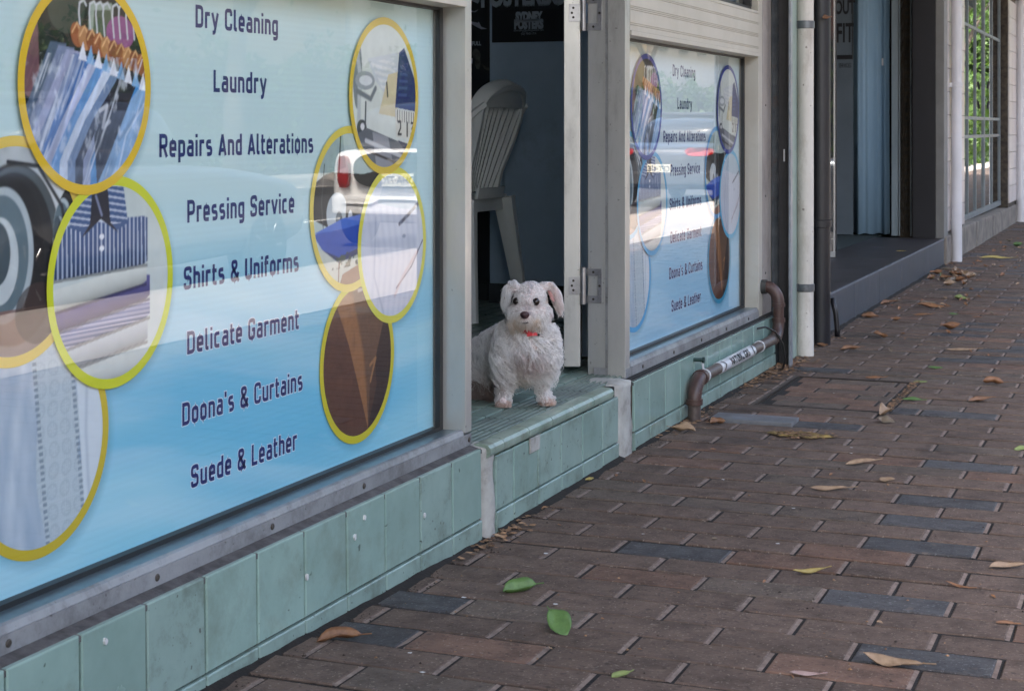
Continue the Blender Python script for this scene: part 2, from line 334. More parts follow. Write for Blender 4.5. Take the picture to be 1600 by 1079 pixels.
def p_shirts(u, v):
    P = Pic(u, v, (206,216,212)); P.fill(np.clip(v*.5+.3, 0, 1), (186,200,196)); P.grain(.1, 3, 3)
    def band(y0, y1, x1, col, tilt=.06, stripe=None, hor=False):
        e = .03*np.cos(np.clip((u-x1+.12)/.12, 0, 1)*1.5); yy0 = y0+tilt*(u+.8); yy1 = y1+tilt*(u+.8)
        m = (v > yy0+(.03-e)) & (v < yy1-(.03-e)) & (u < x1); P.fill(m, col)
        sh = np.clip(1-(v-yy0)/(y1-y0), 0, 1)**2*.6; P.fill(m*sh, tuple(c*.35 for c in col))
        if stripe: P.fill(m & ((np.mod(v*22 if hor else u*14+.25*np.abs(u+.2)*v, 1)) < .3), stripe, .8)
        P.fill((v > yy0-.03) & (v < yy0+.005) & (u < x1), (40,38,44), .6)
        return m
    band(-1.1,-.82,.55,(206,214,208)); band(-.82,-.55,.62,(196,204,206),.1); band(-.6,-.38,.66,(120,130,168),.12,(206,208,226),True); band(-.4,-.13,.66,(92,90,142),.12); band(-.2,.02,.6,(214,220,212),.1)
    m = band(.1,.62,.62,(48,78,124),.03,(190,206,224))
    P.poly([(-.75,.6),(-.62,.98),(-.2,1.0),(.18,.98),(.26,.6),(.05,.52),(-.22,.66),(-.45,.52)], (58,86,130)); P.fill(P.inside([(-.75,.6),(-.62,.98),(.18,.98),(.26,.6)]) & (np.mod(v*15+u*2, 1) < .3), (200,212,226), .8)
    P.poly([(-.36,1.),(-.1,1.),(-.05,.62),(.1,.5),(-.22,.66),(-.55,.48),(-.4,.62)], (22,24,40)); P.line([(-.3,.9),(-.2,.7)], .02, (120,130,160))
    for y in (.48,.36): P.ell(-.2, y, .04, .03, (222,228,234))
    return P.grain(.12, 9, 9, 4).c
def p_lace(u, v):
    P = Pic(u, v, (196,210,218)); P.fill(np.clip(fbm(u*3.2+v*.6, v*.9, 3)*2.2-.8, 0, 1), (140,164,186), .9)
    for x in (-.75,-.52,-.3): P.line([(x+.2,1),(x+.05,.2),(x-.1,-1)], .1, (150,172,192), .5, 1)
    m = (u > -.05+.05*np.sin(v*4)-.12*v) & (u < .62-.1*v+.05*np.sin(v*9)); P.fill(m, (186,202,208))
    du, dv = np.mod((u-.3)*5+.1*np.sin(v*9), 1)-.5, np.mod(v*5, 1)-.5; rr = np.hypot(du, dv)
    P.fill(m & (np.abs(rr-.36) < .05), (160,178,188), .5); P.fill(m & (rr < .3) & (np.cos(np.arctan2(dv, du)*6) > .2) & (rr > .12), (164,180,190), .4)
    P.fill(m & (np.mod(u*30, 1) < .35) & (np.mod(v*34, 1) < .4), (150,166,178), .5)
    for x in (0.,.58): 
        P.fill((np.abs(u-x+.12*v+(0 if x else 0)) < .03) & (np.mod(v*16, 1) < .55), (112,130,144), .8)
    P.fill(u > .62-.1*v, (206,218,224)); P.line([(.75,1),(.72,0),(.8,-1)], .04, (160,178,192), .6, 1)
    return P.grain(.08, 12, 12, 6).c
def p_sewing(u, v):
    P = Pic(u, v, (206,214,206)); P.grain(.15, 2, 2)
    P.poly([(-.55,.5),(.4,.62),(.5,.0),(.2,-.1),(-.3,.2)], (196,204,206)); P.fill(P.inside([(-.45,.45),(.3,.55),(.35,.1),(-.1,.1)]) & (np.mod(v*11+u, 1) < .5), (222,224,220), .7)
    P.poly([(-.2,-.25),(.4,-.3),(.42,.35),(.1,.3)], (206,196,160)); P.line([(.05,.18),(.08,.0)], .03, (60,60,60))
    P.poly([(.45,.62),(.62,.7),(1.1,.1),(1.1,-.22),(.32,-.16)], (28,44,100)); P.fill(P.inside([(.5,.45),(.75,.3),(.7,-.02),(.42,.0)]) & (np.mod(v*10, 1) < .4), (70,90,140), .7)
    P.poly([(.32,-.18),(1.1,-.24),(1.1,-.62),(.35,-.58)], (206,208,196)); P.fill(P.inside([(.32,-.18),(1.1,-.24),(1.1,-.4),(.33,-.36)]) & (np.mod(u*13, 1) < .3), (40,40,44), .9)
    P.line([(.42,-.36),(.5,-.36),(.5,-.45),(.42,-.54),(.52,-.54)], .025, (20,20,24)); P.line([(.72,-.38),(.72,-.56)], .03, (20,20,24)); P.line([(.85,-.38),(.95,-.38),(.88,-.46),(.95,-.54),(.85,-.54)], .022, (20,20,24))
    P.ell(-.85,.3,.14,.5,(120,130,134)); P.line([(-.9,.75),(-.78,.3),(-.82,-.5)], .07, (176,184,186)); P.ell(-.62,.2,.3,.13,(150,158,160)); P.ell(-.6,.2,.2,.07,(208,214,214)); P.line([(-.85,.05),(-.45,-.05),(-.3,.1)], .05, (110,118,122)); P.ell(-.72,-.45,.15,.12,(60,66,70)); P.ell(-.7,-.43,.06,.05,(210,214,214)); P.line([(-.6,-.1),(-.62,-.5)], .03, (70,76,80))
    P.poly([(-.95,-.55),(-.55,-.45),(1.,-.75),(1,-1.1),(-1,-1.2)], (92,98,104)); P.poly([(-.4,-.5),(.1,-.58),(.35,-1.2),(-.25,-1.1)], (140,144,150)); P.line([(-.6,-.62),(1.,-.95)], .04, (190,194,196)); P.line([(-.6,-.75),(.9,-1.05)], .025, (52,46,46)); P.poly([(.4,-.62),(1.,-.72),(1,-1)], (46,52,76))
    return P.grain(.15, 8, 8, 2).c
def p_iron(u, v):
    P = Pic(u, v, (176,194,188)); P.poly([(-1,.35),(-.6,.5),(.4,.45),(1,.5),(1,-.3),(-.5,-.25),(-1,-.1)], (22,26,26)); P.poly([(-.9,.95),(-.2,1),(-.1,.55),(-.8,.45)], (150,172,168)); P.line([(-.25,1),(-.3,.5)], .02, (20,24,28))
    P.ell(-.35,-.05,.3,.28,(176,188,190)); P.ell(-.3,-.12,.09,.1,(96,108,112)); P.line([(-.7,.6),(-.78,.1),(-.7,-.45)], .014, (60,64,66)); P.poly([(-.1,.1),(.1,.12),(.08,-.3),(-.12,-.28)], (30,34,38)); P.ell(.02,-.1,.06,.08,(190,196,200))
    P.poly([(-1,-.3),(-.2,-.12),(1,-.05),(1,-.42),(-.3,-.62),(-.75,-.5)], (36,76,168)); P.poly([(-1,-.28),(-.2,-.12),(1,-.05),(1,-.16),(-.2,-.26)], (74,112,196)); P.poly([(-.75,-.5),(-.3,-.62),(1,-.42),(1,-.5),(-.3,-.7)], (20,40,96))
    P.poly([(-1,-.5),(-.75,-.5),(-.3,-.7),(1,-.5),(1,-1),(-1,-1)], (190,196,184)); P.fill(P.inside([(-.6,-.6),(1,-.5),(1,-.72),(-.5,-.78)]) & (fbm(u*14, v*14, 3) > .52), (52,70,58)); P.poly([(-.2,-.85),(.6,-.68),(1,-.8),(1,-1),(-.3,-1)], (132,92,70)); P.line([(-.3,-.7),(-.32,-1)], .02, (90,60,50))
    return P.grain(.2, 10, 10, 8).c
def p_whiteshirt(u, v):
    P = Pic(u, v, (192,204,212)); P.poly([(-.9,.55),(-.2,.7),(.3,.62),(.9,.5),(1,-1),(-1,-1)], (200,206,216)); P.poly([(-.2,1),(.6,1),(.9,.45),(.2,.5),(-.5,.6)], (176,194,204))
    P.line([(.95,.6),(.5,.4),(.2,.28)], .04, (70,74,92)); P.line([(.98,.0),(.6,-.35),(.1,-.62)], .02, (82,84,104)); P.line([(.8,-.15),(.3,-.48),(.05,-.72)], .05, (176,140,140), .6, 1)
    for a in range(9): P.line([(-.8+a*.2,.5),(-.6+a*.19,-.2),(-.7+a*.17,-1)], .07, (168,178,196), .35, 1)
    P.line([(-.55,.4),(-.6,-.4),(-.3,-.95)], .04, (150,162,184), .6, 1); P.ell(.35,.1,.06,.03,(150,160,176))
    return P.grain(.12, 5, 5, 3).c
def p_leather(u, v):
    P = Pic(u, v, (84,54,42)); P.grain(.35, 5, 5, 3)
    P.poly([(-.55,1),(.9,1),(.78,.3),(.5,-.05),(.35,-.3),(.28,-.98),(.2,-.75),(-.25,.35)], (98,72,54)); P.poly([(-.75,1),(-.2,1),(.15,.1),(.22,-.3),(.3,-.98),(.1,-.55),(-.28,.25)], (142,98,62)); P.line([(-.2,1),(.15,.1),(.24,-.4)], .05, (120,84,56), .7, 1)
    P.poly([(1.1,.7),(.78,.5),(.5,-.05),(.35,-.3),(.28,-.98),(1,-.6)], (46,32,30)); P.poly([(.5,-.05),(.35,-.3),(.3,-.9),(.55,-.4)], (70,46,36)); P.line([(.35,-.1),(.52,-.02),(.36,-.32)], .03, (150,108,70)); P.line([(0,.95),(.7,1)], .03, (190,180,170))
    P.fill(np.clip((fbm(u*4, v*4, 5)-.5)*3, 0, 1)*(u < -.1), (104,70,54), .6)
    return P.grain(.3, 16, 16, 4).c
def aa(fn, e):
    def g(Y, Z):
        return sum(fn(Y+dy*e, Z+dz*e) for dy in (-.33,.33) for dz in (-.33,.33))/4
    return g
def grid_mesh(yy, zz, x, colf, keep=None):
    """regular sheet on the plane X=x with a painted colour per vertex"""
    Y, Z = np.meshgrid(yy, zz); c = colf(Y, Z); n, m = Y.shape
    idx = np.arange(n*m).reshape(n, m); q = np.stack([idx[:-1,:-1], idx[:-1,1:], idx[1:,1:], idx[1:,:-1]], -1).reshape(-1, 4)
    if keep is not None:
        k = keep(Y, Z).ravel(); q = q[k[q].all(1)]
    used = np.unique(q); rem = np.full(n*m, -1); rem[used] = np.arange(len(used)); q = rem[q]
    V = np.stack([np.full(n*m, x), Y.ravel(), Z.ravel()], 1)[used]; C = c.reshape(-1, 3)[used]
    return V, q, C
def link_painted(name, V, q, C, m, parent, **tg):
    cen = (V.min(0)+V.max(0))/2
    me = bpy.data.meshes.new(name); me.vertices.add(len(V)); me.vertices.foreach_set('co', (V-cen).astype(np.float32).ravel())
    me.loops.add(q.size); me.loops.foreach_set('vertex_index', q.astype(np.int32).ravel()); me.polygons.add(len(q)); me.polygons.foreach_set('loop_start', np.arange(0, q.size, 4, dtype=np.int32)); me.update(calc_edges=True)
    a = me.color_attributes.new('Col', 'FLOAT_COLOR', 'POINT'); a.data.foreach_set('color', np.concatenate([C, np.ones((len(C),1))], 1).astype(np.float32).ravel())
    me.materials.append(m); return place(name, me, cen, parent, **tg)
# ------------------------------------------------------------------ materials in use
M_alu = mat('aluminium', srgb(190,190,186), srgb(172,172,168), rough=.36, metal=.5, rvar=.08, scale=5, bump=.06, bscale=300, dirt=srgb(112,104,98), dscale=5, damt=.5, dlo=.56, stretch=(1,1,.35), speck=(srgb(70,66,64),90,.72,.5))
M_alu_d = mat('worn_aluminium', srgb(156,158,160), srgb(130,132,134), rough=.5, metal=.3, scale=7, bump=.12, bscale=200, dirt=srgb(96,92,92), dscale=14, damt=.6, dlo=.5, speck=(srgb(60,56,54),120,.7,.6))
M_beige = mat('anodised_panel', srgb(192,188,178), srgb(180,176,164), rough=.55, metal=.15, spec=.3, scale=3, bump=.03, bscale=200, dirt=srgb(140,130,116), dscale=4, damt=.3, dlo=.55)
M_sill = mat('weathered_sill', srgb(112,128,134), srgb(96,110,116), rough=.28, metal=.5, scale=20, dirt=srgb(70,72,70), dscale=22, damt=.7, dlo=.53)
M_rub = mat('black_gasket', (.012,.014,.016), (.02,.02,.02), rough=.5)
M_ledge = mat('sooty_mortar', srgb(92,90,90), srgb(62,60,60), rough=.9, scale=30, bump=.4, bscale=120)
M_tile = mat('green_glazed_tile', srgb(140,166,157), srgb(128,154,145), rough=.18, coat=.35, scale=6, bump=.08, bscale=22, dirt=srgb(104,114,100), dscale=4.5, damt=.55, dlo=.52, rnd=.07, speck=(srgb(60,66,60),55,.72,.7), rvar=.1)
M_tile_b = mat('grubby_green_tile', srgb(140,162,154), srgb(124,146,138), rough=.28, scale=9, bump=.1, bscale=40, dirt=srgb(84,88,74), dscale=9, damt=.7, dlo=.50, rnd=.06, speck=(srgb(50,50,44),80,.68,.8))
M_grout = mat('old_grout', srgb(84,76,66), srgb(52,47,42), rough=.95, scale=25, bump=.3, bscale=100)
M_cem = mat('cement_patch', srgb(174,174,168), srgb(138,136,130), rough=.85, scale=9, bump=.5, bscale=45, dirt=srgb(104,96,90), dscale=9, damt=.6, dlo=.52)
M_jnt = mat('joint_shade_and_soil', srgb(30,26,23), srgb(18,16,14), rough=1, scale=30, bump=.5, bscale=120)  # near-black colour holds the shade deep in the joints; also used for soil
M_bevel = mat('lit_bevel', srgb(132,116,106), srgb(100,86,78), rough=1, scale=60, bump=.4, bscale=200)  # pale strip paints the lit bevel at each brick's end
def paver(nm, a, b_, dirt, rg=.74, sp=(150,138,126)):
    m = mat(nm, srgb(*a), srgb(*b_), rough=rg, spec=.25, scale=16, bump=.55, bscale=150, dirt=srgb(*dirt), dscale=8, damt=.65, dlo=.5, rnd=.12, speck=(srgb(*sp),170,.64,.55), rvar=.12)
    n, l = m.node_tree.nodes, m.node_tree.links; bb = n['Principled BSDF']; src = bb.inputs['Base Color'].links[0].from_socket; geo = [x for x in n if x.type == 'NEW_GEOMETRY'][0]
    for (sc, lo, hi, col, am) in ((95,.60,.68,(40,34,32),.55),(3.1,.60,.68,(52,46,44),.5),(30,.66,.72,(128,112,100),.35)):
        t = n.new('ShaderNodeTexNoise'); t.inputs['Scale'].default_value = sc; t.inputs['Detail'].default_value = 4; l.new(geo.outputs['Position'], t.inputs[0])
        mr = n.new('ShaderNodeMapRange'); mr.inputs[1].default_value = lo; mr.inputs[2].default_value = hi; mr.inputs[4].default_value = am; l.new(t.outputs[0], mr.inputs[0])
        mx = n.new('ShaderNodeMixRGB'); l.new(mr.outputs[0], mx.inputs[0]); l.new(src, mx.inputs[1]); mx.inputs[2].default_value = (*srgb(*col), 1); src = mx.outputs[0]
    l.new(src, bb.inputs['Base Color']); return m
PV = [paver('brown_paver',(101,85,75),(87,74,66),(68,57,49)), paver('reddish_paver',(112,88,75),(98,78,67),(70,58,51)), paver('greyish_paver',(98,86,77),(85,75,67),(62,56,50)), paver('blue_paver',(80,79,80),(69,68,69),(56,54,54),.66,(128,128,130))]
def pv_isl(m):
    n = m.copy(); n.name = m.name+'_loose'; t = n.node_tree; oi = [x for x in t.nodes if x.type == 'OBJECT_INFO'][0]; ge = [x for x in t.nodes if x.type == 'NEW_GEOMETRY'][0]
    for lk in list(oi.outputs['Random'].links): t.links.new(ge.outputs['Random Per Island'], lk.to_socket)
    return n
PVL = [pv_isl(m) for m in PV]
M_glass = matglass("window_glass", 1.3, wob=.012)
M_print = matcol('printed_film', .6, .2)
M_navy = mat('navy_ink', srgb(24,42,104), srgb(22,38,98), rough=.5, spec=.2)
M_white_ink = mat('white_ink', srgb(206,224,238), srgb(206,224,238), rough=.5, spec=.2)
M_void = mat('unlit_backing', (.03,.03,.032), (.03,.03,.032), rough=.9)
M_screw = mat('dull_screw', srgb(92,86,80), srgb(60,54,50), rough=.5, metal=.6, scale=100)

def screw(parent, c, r=.0055, ax='x', name='screw'):
    mb = MB(); mb.lathe(c, [(0,r*1.02),(.0012,r),(.0022,r*.7)], ax, 10)
    d = .0005; 
    return link(name, mb, M_screw, parent)

# ------------------------------------------------------------------ ground: footpath and its pavers
bed = MB()
ys = [-8,-4,-2,-1,0,1,1.5,2,2.4,2.8,3.0,3.2,3.6,5,8,12,20,40]
for i in range(len(ys)-1):
    a, b = ys[i], ys[i+1]
    bed.add([(-.25,a,gz(a)-.0035),(2.25,a,gz(a)-.0035),(2.25,b,gz(b)-.0035),(-.25,b,gz(b)-.0035)], [(0,1,2,3)])
    bed.add([(-.25,a,gz(a)-.3),(2.25,a,gz(a)-.3),(2.25,b,gz(b)-.3),(-.25,b,gz(b)-.3)], [(3,2,1,0)])
footpath = link('footpath', bed, M_jnt, kind='structure', label='brown and blue brick footpath along the shop fronts')
PY, PX = .1108, .232
def blue(x, y):   # bricks that the photograph shows dark blue
    return vnoise(np.array(x*2.1+3.3), np.array(y*1.3+1.7), 4)
BL = [(.865,3.084),(.98,2.757),(.868,3.74),(.868,3.53),(.868,3.99),(.87,4.43),(1.1,4.02),(1.1,4.24),(1.1,4.9),(.09,2.757),(.05,2.55),(.98,3.95),(.16,2.97),(1.21,3.3),(1.21,2.86),(1.1,2.53),(.87,4.24),(1.1,5.3),(.4,3.3)]
HX0, HX1, HY0, HY1 = .13, .531, 5.145, 5.783
specs = []
k0 = -70
for k in range(k0, 330):
    yt = 3.137+k*PY; yb = yt-PY
    if yt < -6 or yb > 38: continue
    off = .052 if k % 2 == 0 else .168
    i0 = int((-.3-off)/PX)-1
    for i in range(i0, 20):
        x0 = off+i*PX; x1 = x0+PX
        inrow = HY0-.03 < (yt+yb)/2 < HY1+.03
        for (x0c, x1c) in (((max(x0, 0), min(x1, HX0-.016)), (max(x0, HX1+.014), min(x1, 2.24))) if inrow else ((max(x0, 0), min(x1, 2.24)),)):
            if x1c-x0c < .03: continue
            cx, cy = (x0c+x1c)/2, (yb+yt)/2
            d = cy*c_-(cx-1.357)*s_; lx = ((cx-1.357)*c_+cy*s_)/max(d, .1)*2600+800
            vis = d > 1.5 and -60 < lx < 1660 and 199+2600*.87/d < 1130
            t = random.random(); near = min(math.hypot((cx-a)/1.0, (cy-b)/.5) for a, b in BL) < .06
            mi = 3 if near else (0 if t < .72 else 2 if t < .86 else 1 if t < .94 else 3)
            if not near and mi == 3 and cy < 4.6: mi = 0
            if cy > 6.2 and random.random() < .22: mi = 3 if random.random() < .45 else 2
            specs.append((0 if vis else 1, d, cx, cy, x1c-x0c, mi))
specs.sort(key=lambda s: (s[0], s[1]))
loose = [MB() for _ in range(4)]; bevelstrip = MB()
for n, (vz, d, cx, cy, L, mi) in enumerate(specs):
    far = cy > 16 or cy < 0
    z = gz(cy) + random.gauss(0, .0007); tx, ty = random.gauss(0, .004), random.gauss(0, .004)
    M = Matrix.Rotation(tx, 4, 'X') @ Matrix.Rotation(ty, 4, 'Y') @ Matrix.Rotation(random.gauss(0, .006), 4, 'Z')
    mb = MB() if n < 300 else loose[mi]
    mb.slab((cx, cy, z-.02), (L-.0125+random.gauss(0,.001), PY-.0135+random.gauss(0,.0014), .04), .0022, 'z', M if not far else None)
    if n < 300: link('brick', mb, PV[mi], footpath)
    if not far: bevelstrip.add([(cx+L/2-.0062, cy-PY/2+.007, z-.0010), (cx+L/2+.0012, cy-PY/2+.007, z-.0022), (cx+L/2+.0012, cy+PY/2-.007, z-.0022), (cx+L/2-.0062, cy+PY/2-.007, z-.0010)], [(0,1,2,3)])
for mi in range(4): link('brick', loose[mi], PVL[mi], footpath, kind='stuff')
link('lit_bevel_strip', bevelstrip, M_bevel, footpath, kind='stuff')

# access cover filled with bricks, in a steel frame
M_steel = mat('rusty_steel_angle', srgb(66,56,50), srgb(42,36,33), rough=.6, metal=.5, scale=25, bump=.3, bscale=90)
sur = MB()
for (a,b,c,d) in ((HX0-.016,HX0-.0005,HY0-.02,HY1+.02),(HX1+.0005,HX1+.014,HY0-.02,HY1+.02),(HX0,HX1,HY0-.02,HY0-.0005),(HX0,HX1,HY1+.0005,HY1+.02)): sur.box(a,b,c,d,-.05,-.0008)
link('surround', sur, mat('mortar_surround', srgb(88,78,70), srgb(66,58,52), rough=.95, scale=20, bump=.5, bscale=80), footpath)
hatch = thing('access_cover', ((HX0+HX1)/2, (HY0+HY1)/2, 0), 'brick filled access cover in a steel frame, let into the footpath beside the gas pipe', 'access cover')
fr = MB()
for (a,b,c,d) in ((HX0,HX0+.008,HY0,HY1),(HX1-.008,HX1,HY0,HY1),(HX0+.008,HX1-.008,HY0,HY0+.008),(HX0+.008,HX1-.008,HY1-.008,HY1)): fr.box(a,b,c,d,-.03,.001)
link('frame', fr, M_steel, hatch)
fr = MB().box(HX0+.014,HX1-.014,HY0+.016,HY1-.014,-.03,-.004); link('tray', fr, M_jnt, hatch)
for k in range(6):
    for i in range(-1, 3):
        o = HX0+.02+i*PX+(.1 if k % 2 else .02); x0, x1 = max(o, HX0+.018), min(o+PX, HX1-.018)
        if x1-x0 < .03: continue
        yb = HY0+.016+k*.1015; mb = MB().slab(((x0+x1)/2, yb+.05, -.0185), (x1-x0-.009, .0955, .034), .0018, 'z', Matrix.Rotation(random.gauss(0,.006),4,'X')); link('brick', mb, PV[random.choice([0,0,1,2])], hatch)

# raised pale cover slab and the hole beside it
M_slate = mat('bluish_cover_stone', srgb(112,114,118), srgb(90,92,95), rough=.65, scale=14, bump=.3, bscale=80, dirt=srgb(86,78,74), dscale=12, damt=.5)
x, y = G(1183, 658); link('cover_slab', MB().box(x-.13, x+.115, y-.055, y+.05, -.004, .012, .004), M_slate, label='worn bluish slab standing proud of the bricks near the foot of the gas pipe', cat='slab')
x, y = G(1250, 681)
hole = MB(); N = 22; rim = [(x+(.09*math.cos(a))*(1+.2*math.sin(3*a)), y+(.035*math.sin(a))*(1+.25*math.sin(5*a+1))) for a in [2*math.pi*i/N for i in range(N)]]
cc = (x, y); vs = [(p[0],p[1],.0025) for p in rim]+[(cc[0]+(p[0]-cc[0])*.86, cc[1]+(p[1]-cc[1])*.8, .006+.002*random.random()) for p in rim]+[(cc[0]+(p[0]-cc[0])*.7, cc[1]+(p[1]-cc[1])*.65, .003) for p in rim]
fs = [(i,(i+1)%N,N+(i+1)%N,N+i) for i in range(N)]+[(N+i,N+(i+1)%N,2*N+(i+1)%N,2*N+i) for i in range(N)]+[tuple(range(2*N,3*N))]
link('broken_patch', hole.add(vs, fs), mat('crumbled_patch', srgb(70,56,40), srgb(150,128,76), rough=1, scale=30, bump=.8, bscale=70), label='broken patch with yellowish crumbled rim and rotting leaf bits in the bricks', cat='patch')

# ------------------------------------------------------------------ tiled plinths
def plinth(name, y0, y1, first, top, label, sub=.046, lean=.012, bot=-.05, splits=True):
    t = thing(name, (0, (y0+y1)/2, 0), label, 'tiled wall')
    link('core', MB().box(-.3, -.006, y0, y1, bot, top-.012), M_grout, t)
    link('ledge', MB().prism([(-.3, top-.012), (-.0015, top-.012), (-.0015, top-.004), (-.032, top+.004), (-.3, top+.004)], y0, y1, 'y'), M_ledge, t)
    y = first
    while y < y1-.004:
        a, b = max(y, y0), min(y+.1535, y1)
        if b-a > .02:
            M = Matrix.Rotation(random.gauss(0,.004),4,'Z') @ Matrix.Rotation(-lean+random.gauss(0,.003),4,'Y')
            link('tile', MB().slab((-.004, (a+b)/2, (sub+top)/2), (.01, b-a-.0050, top-sub-.004), .0022, 'x', M), M_tile if random.random() > .12 else M_tile_b, t)
            h0 = gz((a+b)/2)-.03
            link('tile', MB().slab((-.002, (a+b)/2, (sub+h0)/2), (.01, b-a-.0038, sub-h0-.004), .0018, 'x'), M_tile_b, t)
        y += .1535
    return t
pl = plinth('tiled_plinth', -2.4, 3.238, 1.697-.1535*27, .195, 'low wall of tall green glazed tiles under the large left shop window')
pr = plinth('tiled_plinth', 4.295, 6.0, 4.295-.012, .185, 'low wall of green glazed tiles under the smaller window beside the gas pipe')
for (px, py) in ((568,808),(553,838),(662,804),(478,900),(163,1000)):
    x_, y_ = 0, 4088/(1836-px)-.541; z_ = .87-(py-199)*1.4607/(1836-px)
    link('paint_splash', MB().prism([(y_+.0035*random.uniform(.6,1.2)*math.cos(a*.785), z_+.006*random.uniform(.5,1.2)*math.sin(a*.785)) for a in range(8)], .0005, .0042), mat('white_splash', srgb(206,206,206), rough=.6), pl)

# entrance step with bull-nosed edge, grooved strips and small floor tiles
step = thing('entrance_step', (0, 3.75, 0), 'green tiled entrance step with rounded nosing that the white dog stands on', 'step')
link('core', MB().box(-3.2, -.012, 3.2, 4.6, -.05, .178), M_grout, step)
y = 3.345; ys2 = [3.262, 3.345-.004]
edges = [3.315, 3.418, 3.571, 3.7245, 3.878, 4.031, 4.165]
edges2 = edges
for a, b in zip(edges[:-1], edges[1:]):
    M = Matrix.Rotation(random.gauss(0,.004),4,'Z')
    link('tile', MB().slab((-.006, (a+b)/2, .104), (.01, b-a-.0054, .118), .0022, 'x', M), M_tile if random.random() > .5 else M_tile_b, step)
    link('tile', MB().slab((-.004, (a+b)/2, .012), (.01, b-a-.0042, .06), .0018, 'x'), M_tile_b, step)
def nose(a, b):
    pr_ = [(-.03,.168),(-.001,.168),(.005,.172),(.008,.180),(.007,.188),(.002,.194),(-.006,.1965),(-.03,.1965)]
    mb = MB().prism(pr_, a, b, 'y'); return mb
yy = [3.262,3.345,3.495,3.645,3.795,3.945,4.10]
M_nose = mat('worn_green_nosing', srgb(150,166,154), srgb(118,140,126), rough=.3, scale=14, bump=.15, bscale=60, dirt=srgb(92,84,70), dscale=16, damt=.7, dlo=.5, rnd=.06)
for a, b in zip(yy[:-1], yy[1:]): link('nosing_tile', nose(a+.0015, b-.0015), M_nose, step, smooth=True, angle=30)
# cement repairs at both ends of the step
def cement(name, y0, y1, top, rr, seed, xo=0.0):
    mb = MB(); ny, nz = 14, 26; vs = []
    for j in range(nz+1):
        for i in range(ny+1):
            t = i/ny; y_ = y0+(y1-y0)*t; z_ = -.03+(top+.03)*min(j/nz*1.12, 1); e = math.sin(math.pi*t)**.45
            over = max(0, j/nz*1.12-1)/.12; n_ = float(vnoise(np.array(y_*60.), np.array(z_*60.), seed))*.004
            x_ = xo-.016+.02*e+n_-.004*(z_/top) - over*.10; vs.append((x_, y_+ (float(vnoise(np.array(z_*30.), np.array(3.), seed))-.5)*.012*(1 if t > .5 else .3), z_+(e*.006*(over > 0))-(.012*(1-e)*over)))
    fs = [(j*(ny+1)+i, j*(ny+1)+i+1, (j+1)*(ny+1)+i+1, (j+1)*(ny+1)+i) for j in range(nz) for i in range(ny)]
    return link(name, mb.add(vs, fs), M_cem, step, smooth=True)
cement('cement_repair', 3.252, 3.318, .19, 0, 3); cement('cement_repair', 4.162, 4.292, .192, 0, 8, .003)
link('cement_repair', MB().slab((.0022, 3.54, .15), (.004, .06, .034), .0015, 'x'), M_cem, step)
# floor tiles
M_flt = mat('small_green_floor_tile', srgb(134,152,142), srgb(110,134,126), rough=.3, scale=9, bump=.1, bscale=60, dirt=srgb(86,88,80), dscale=7, damt=.65, dlo=.48, isl=.1)
M_flt2 = mat('grooved_green_tile', srgb(104,118,106), srgb(86,100,92), rough=.4, scale=9, bump=.1, bscale=60, dirt=srgb(62,62,56), dscale=9, damt=.6, dlo=.48, isl=.08)
M_floorbed = mat('floor_grout', srgb(30,30,28), srgb(22,22,20), rough=.9, scale=20)
shopfloor = link('floor', MB().box(-3.2, -.012, 3.252, 6.2, .178, .1888), M_floorbed, kind='structure', label='dark grouted floor inside the dry cleaner')
gm = MB()
for i in range(6):
    x0 = -.036-.0165*i; 
    for a in np.arange(3.27, 4.24, .15): gm.slab((x0-.0065, a+.074, .192), (.0108, .147, .009), .003, 'z')
link('grooved_tile', gm, M_flt2, step, kind='stuff')
fl = []
for i in range(0, 52):
    for j in range(0, 26):
        x1 = -.139-i*.054; y0 = 3.27+j*.108+(0)
        if x1 < -2.9 or y0 > 6.1: continue
        fl.append((math.hypot(x1-1.357, y0), x1-.026, y0+.053))
fl.sort(); rest = MB()
for n, (d, cx, cy) in enumerate(fl):
    tgt = MB() if n < 230 else rest
    M = Matrix.Rotation(random.gauss(0,.006),4,'X') @ Matrix.Rotation(random.gauss(0,.008),4,'Y')
    tgt.slab((cx, cy, .1920+random.gauss(0,.0003)), (.0472, .1005, .006), .0010, 'z', M)
    if n < 230: link('tile', tgt, M_flt, shopfloor)
link('tile', rest, M_flt, shopfloor, kind='stuff')

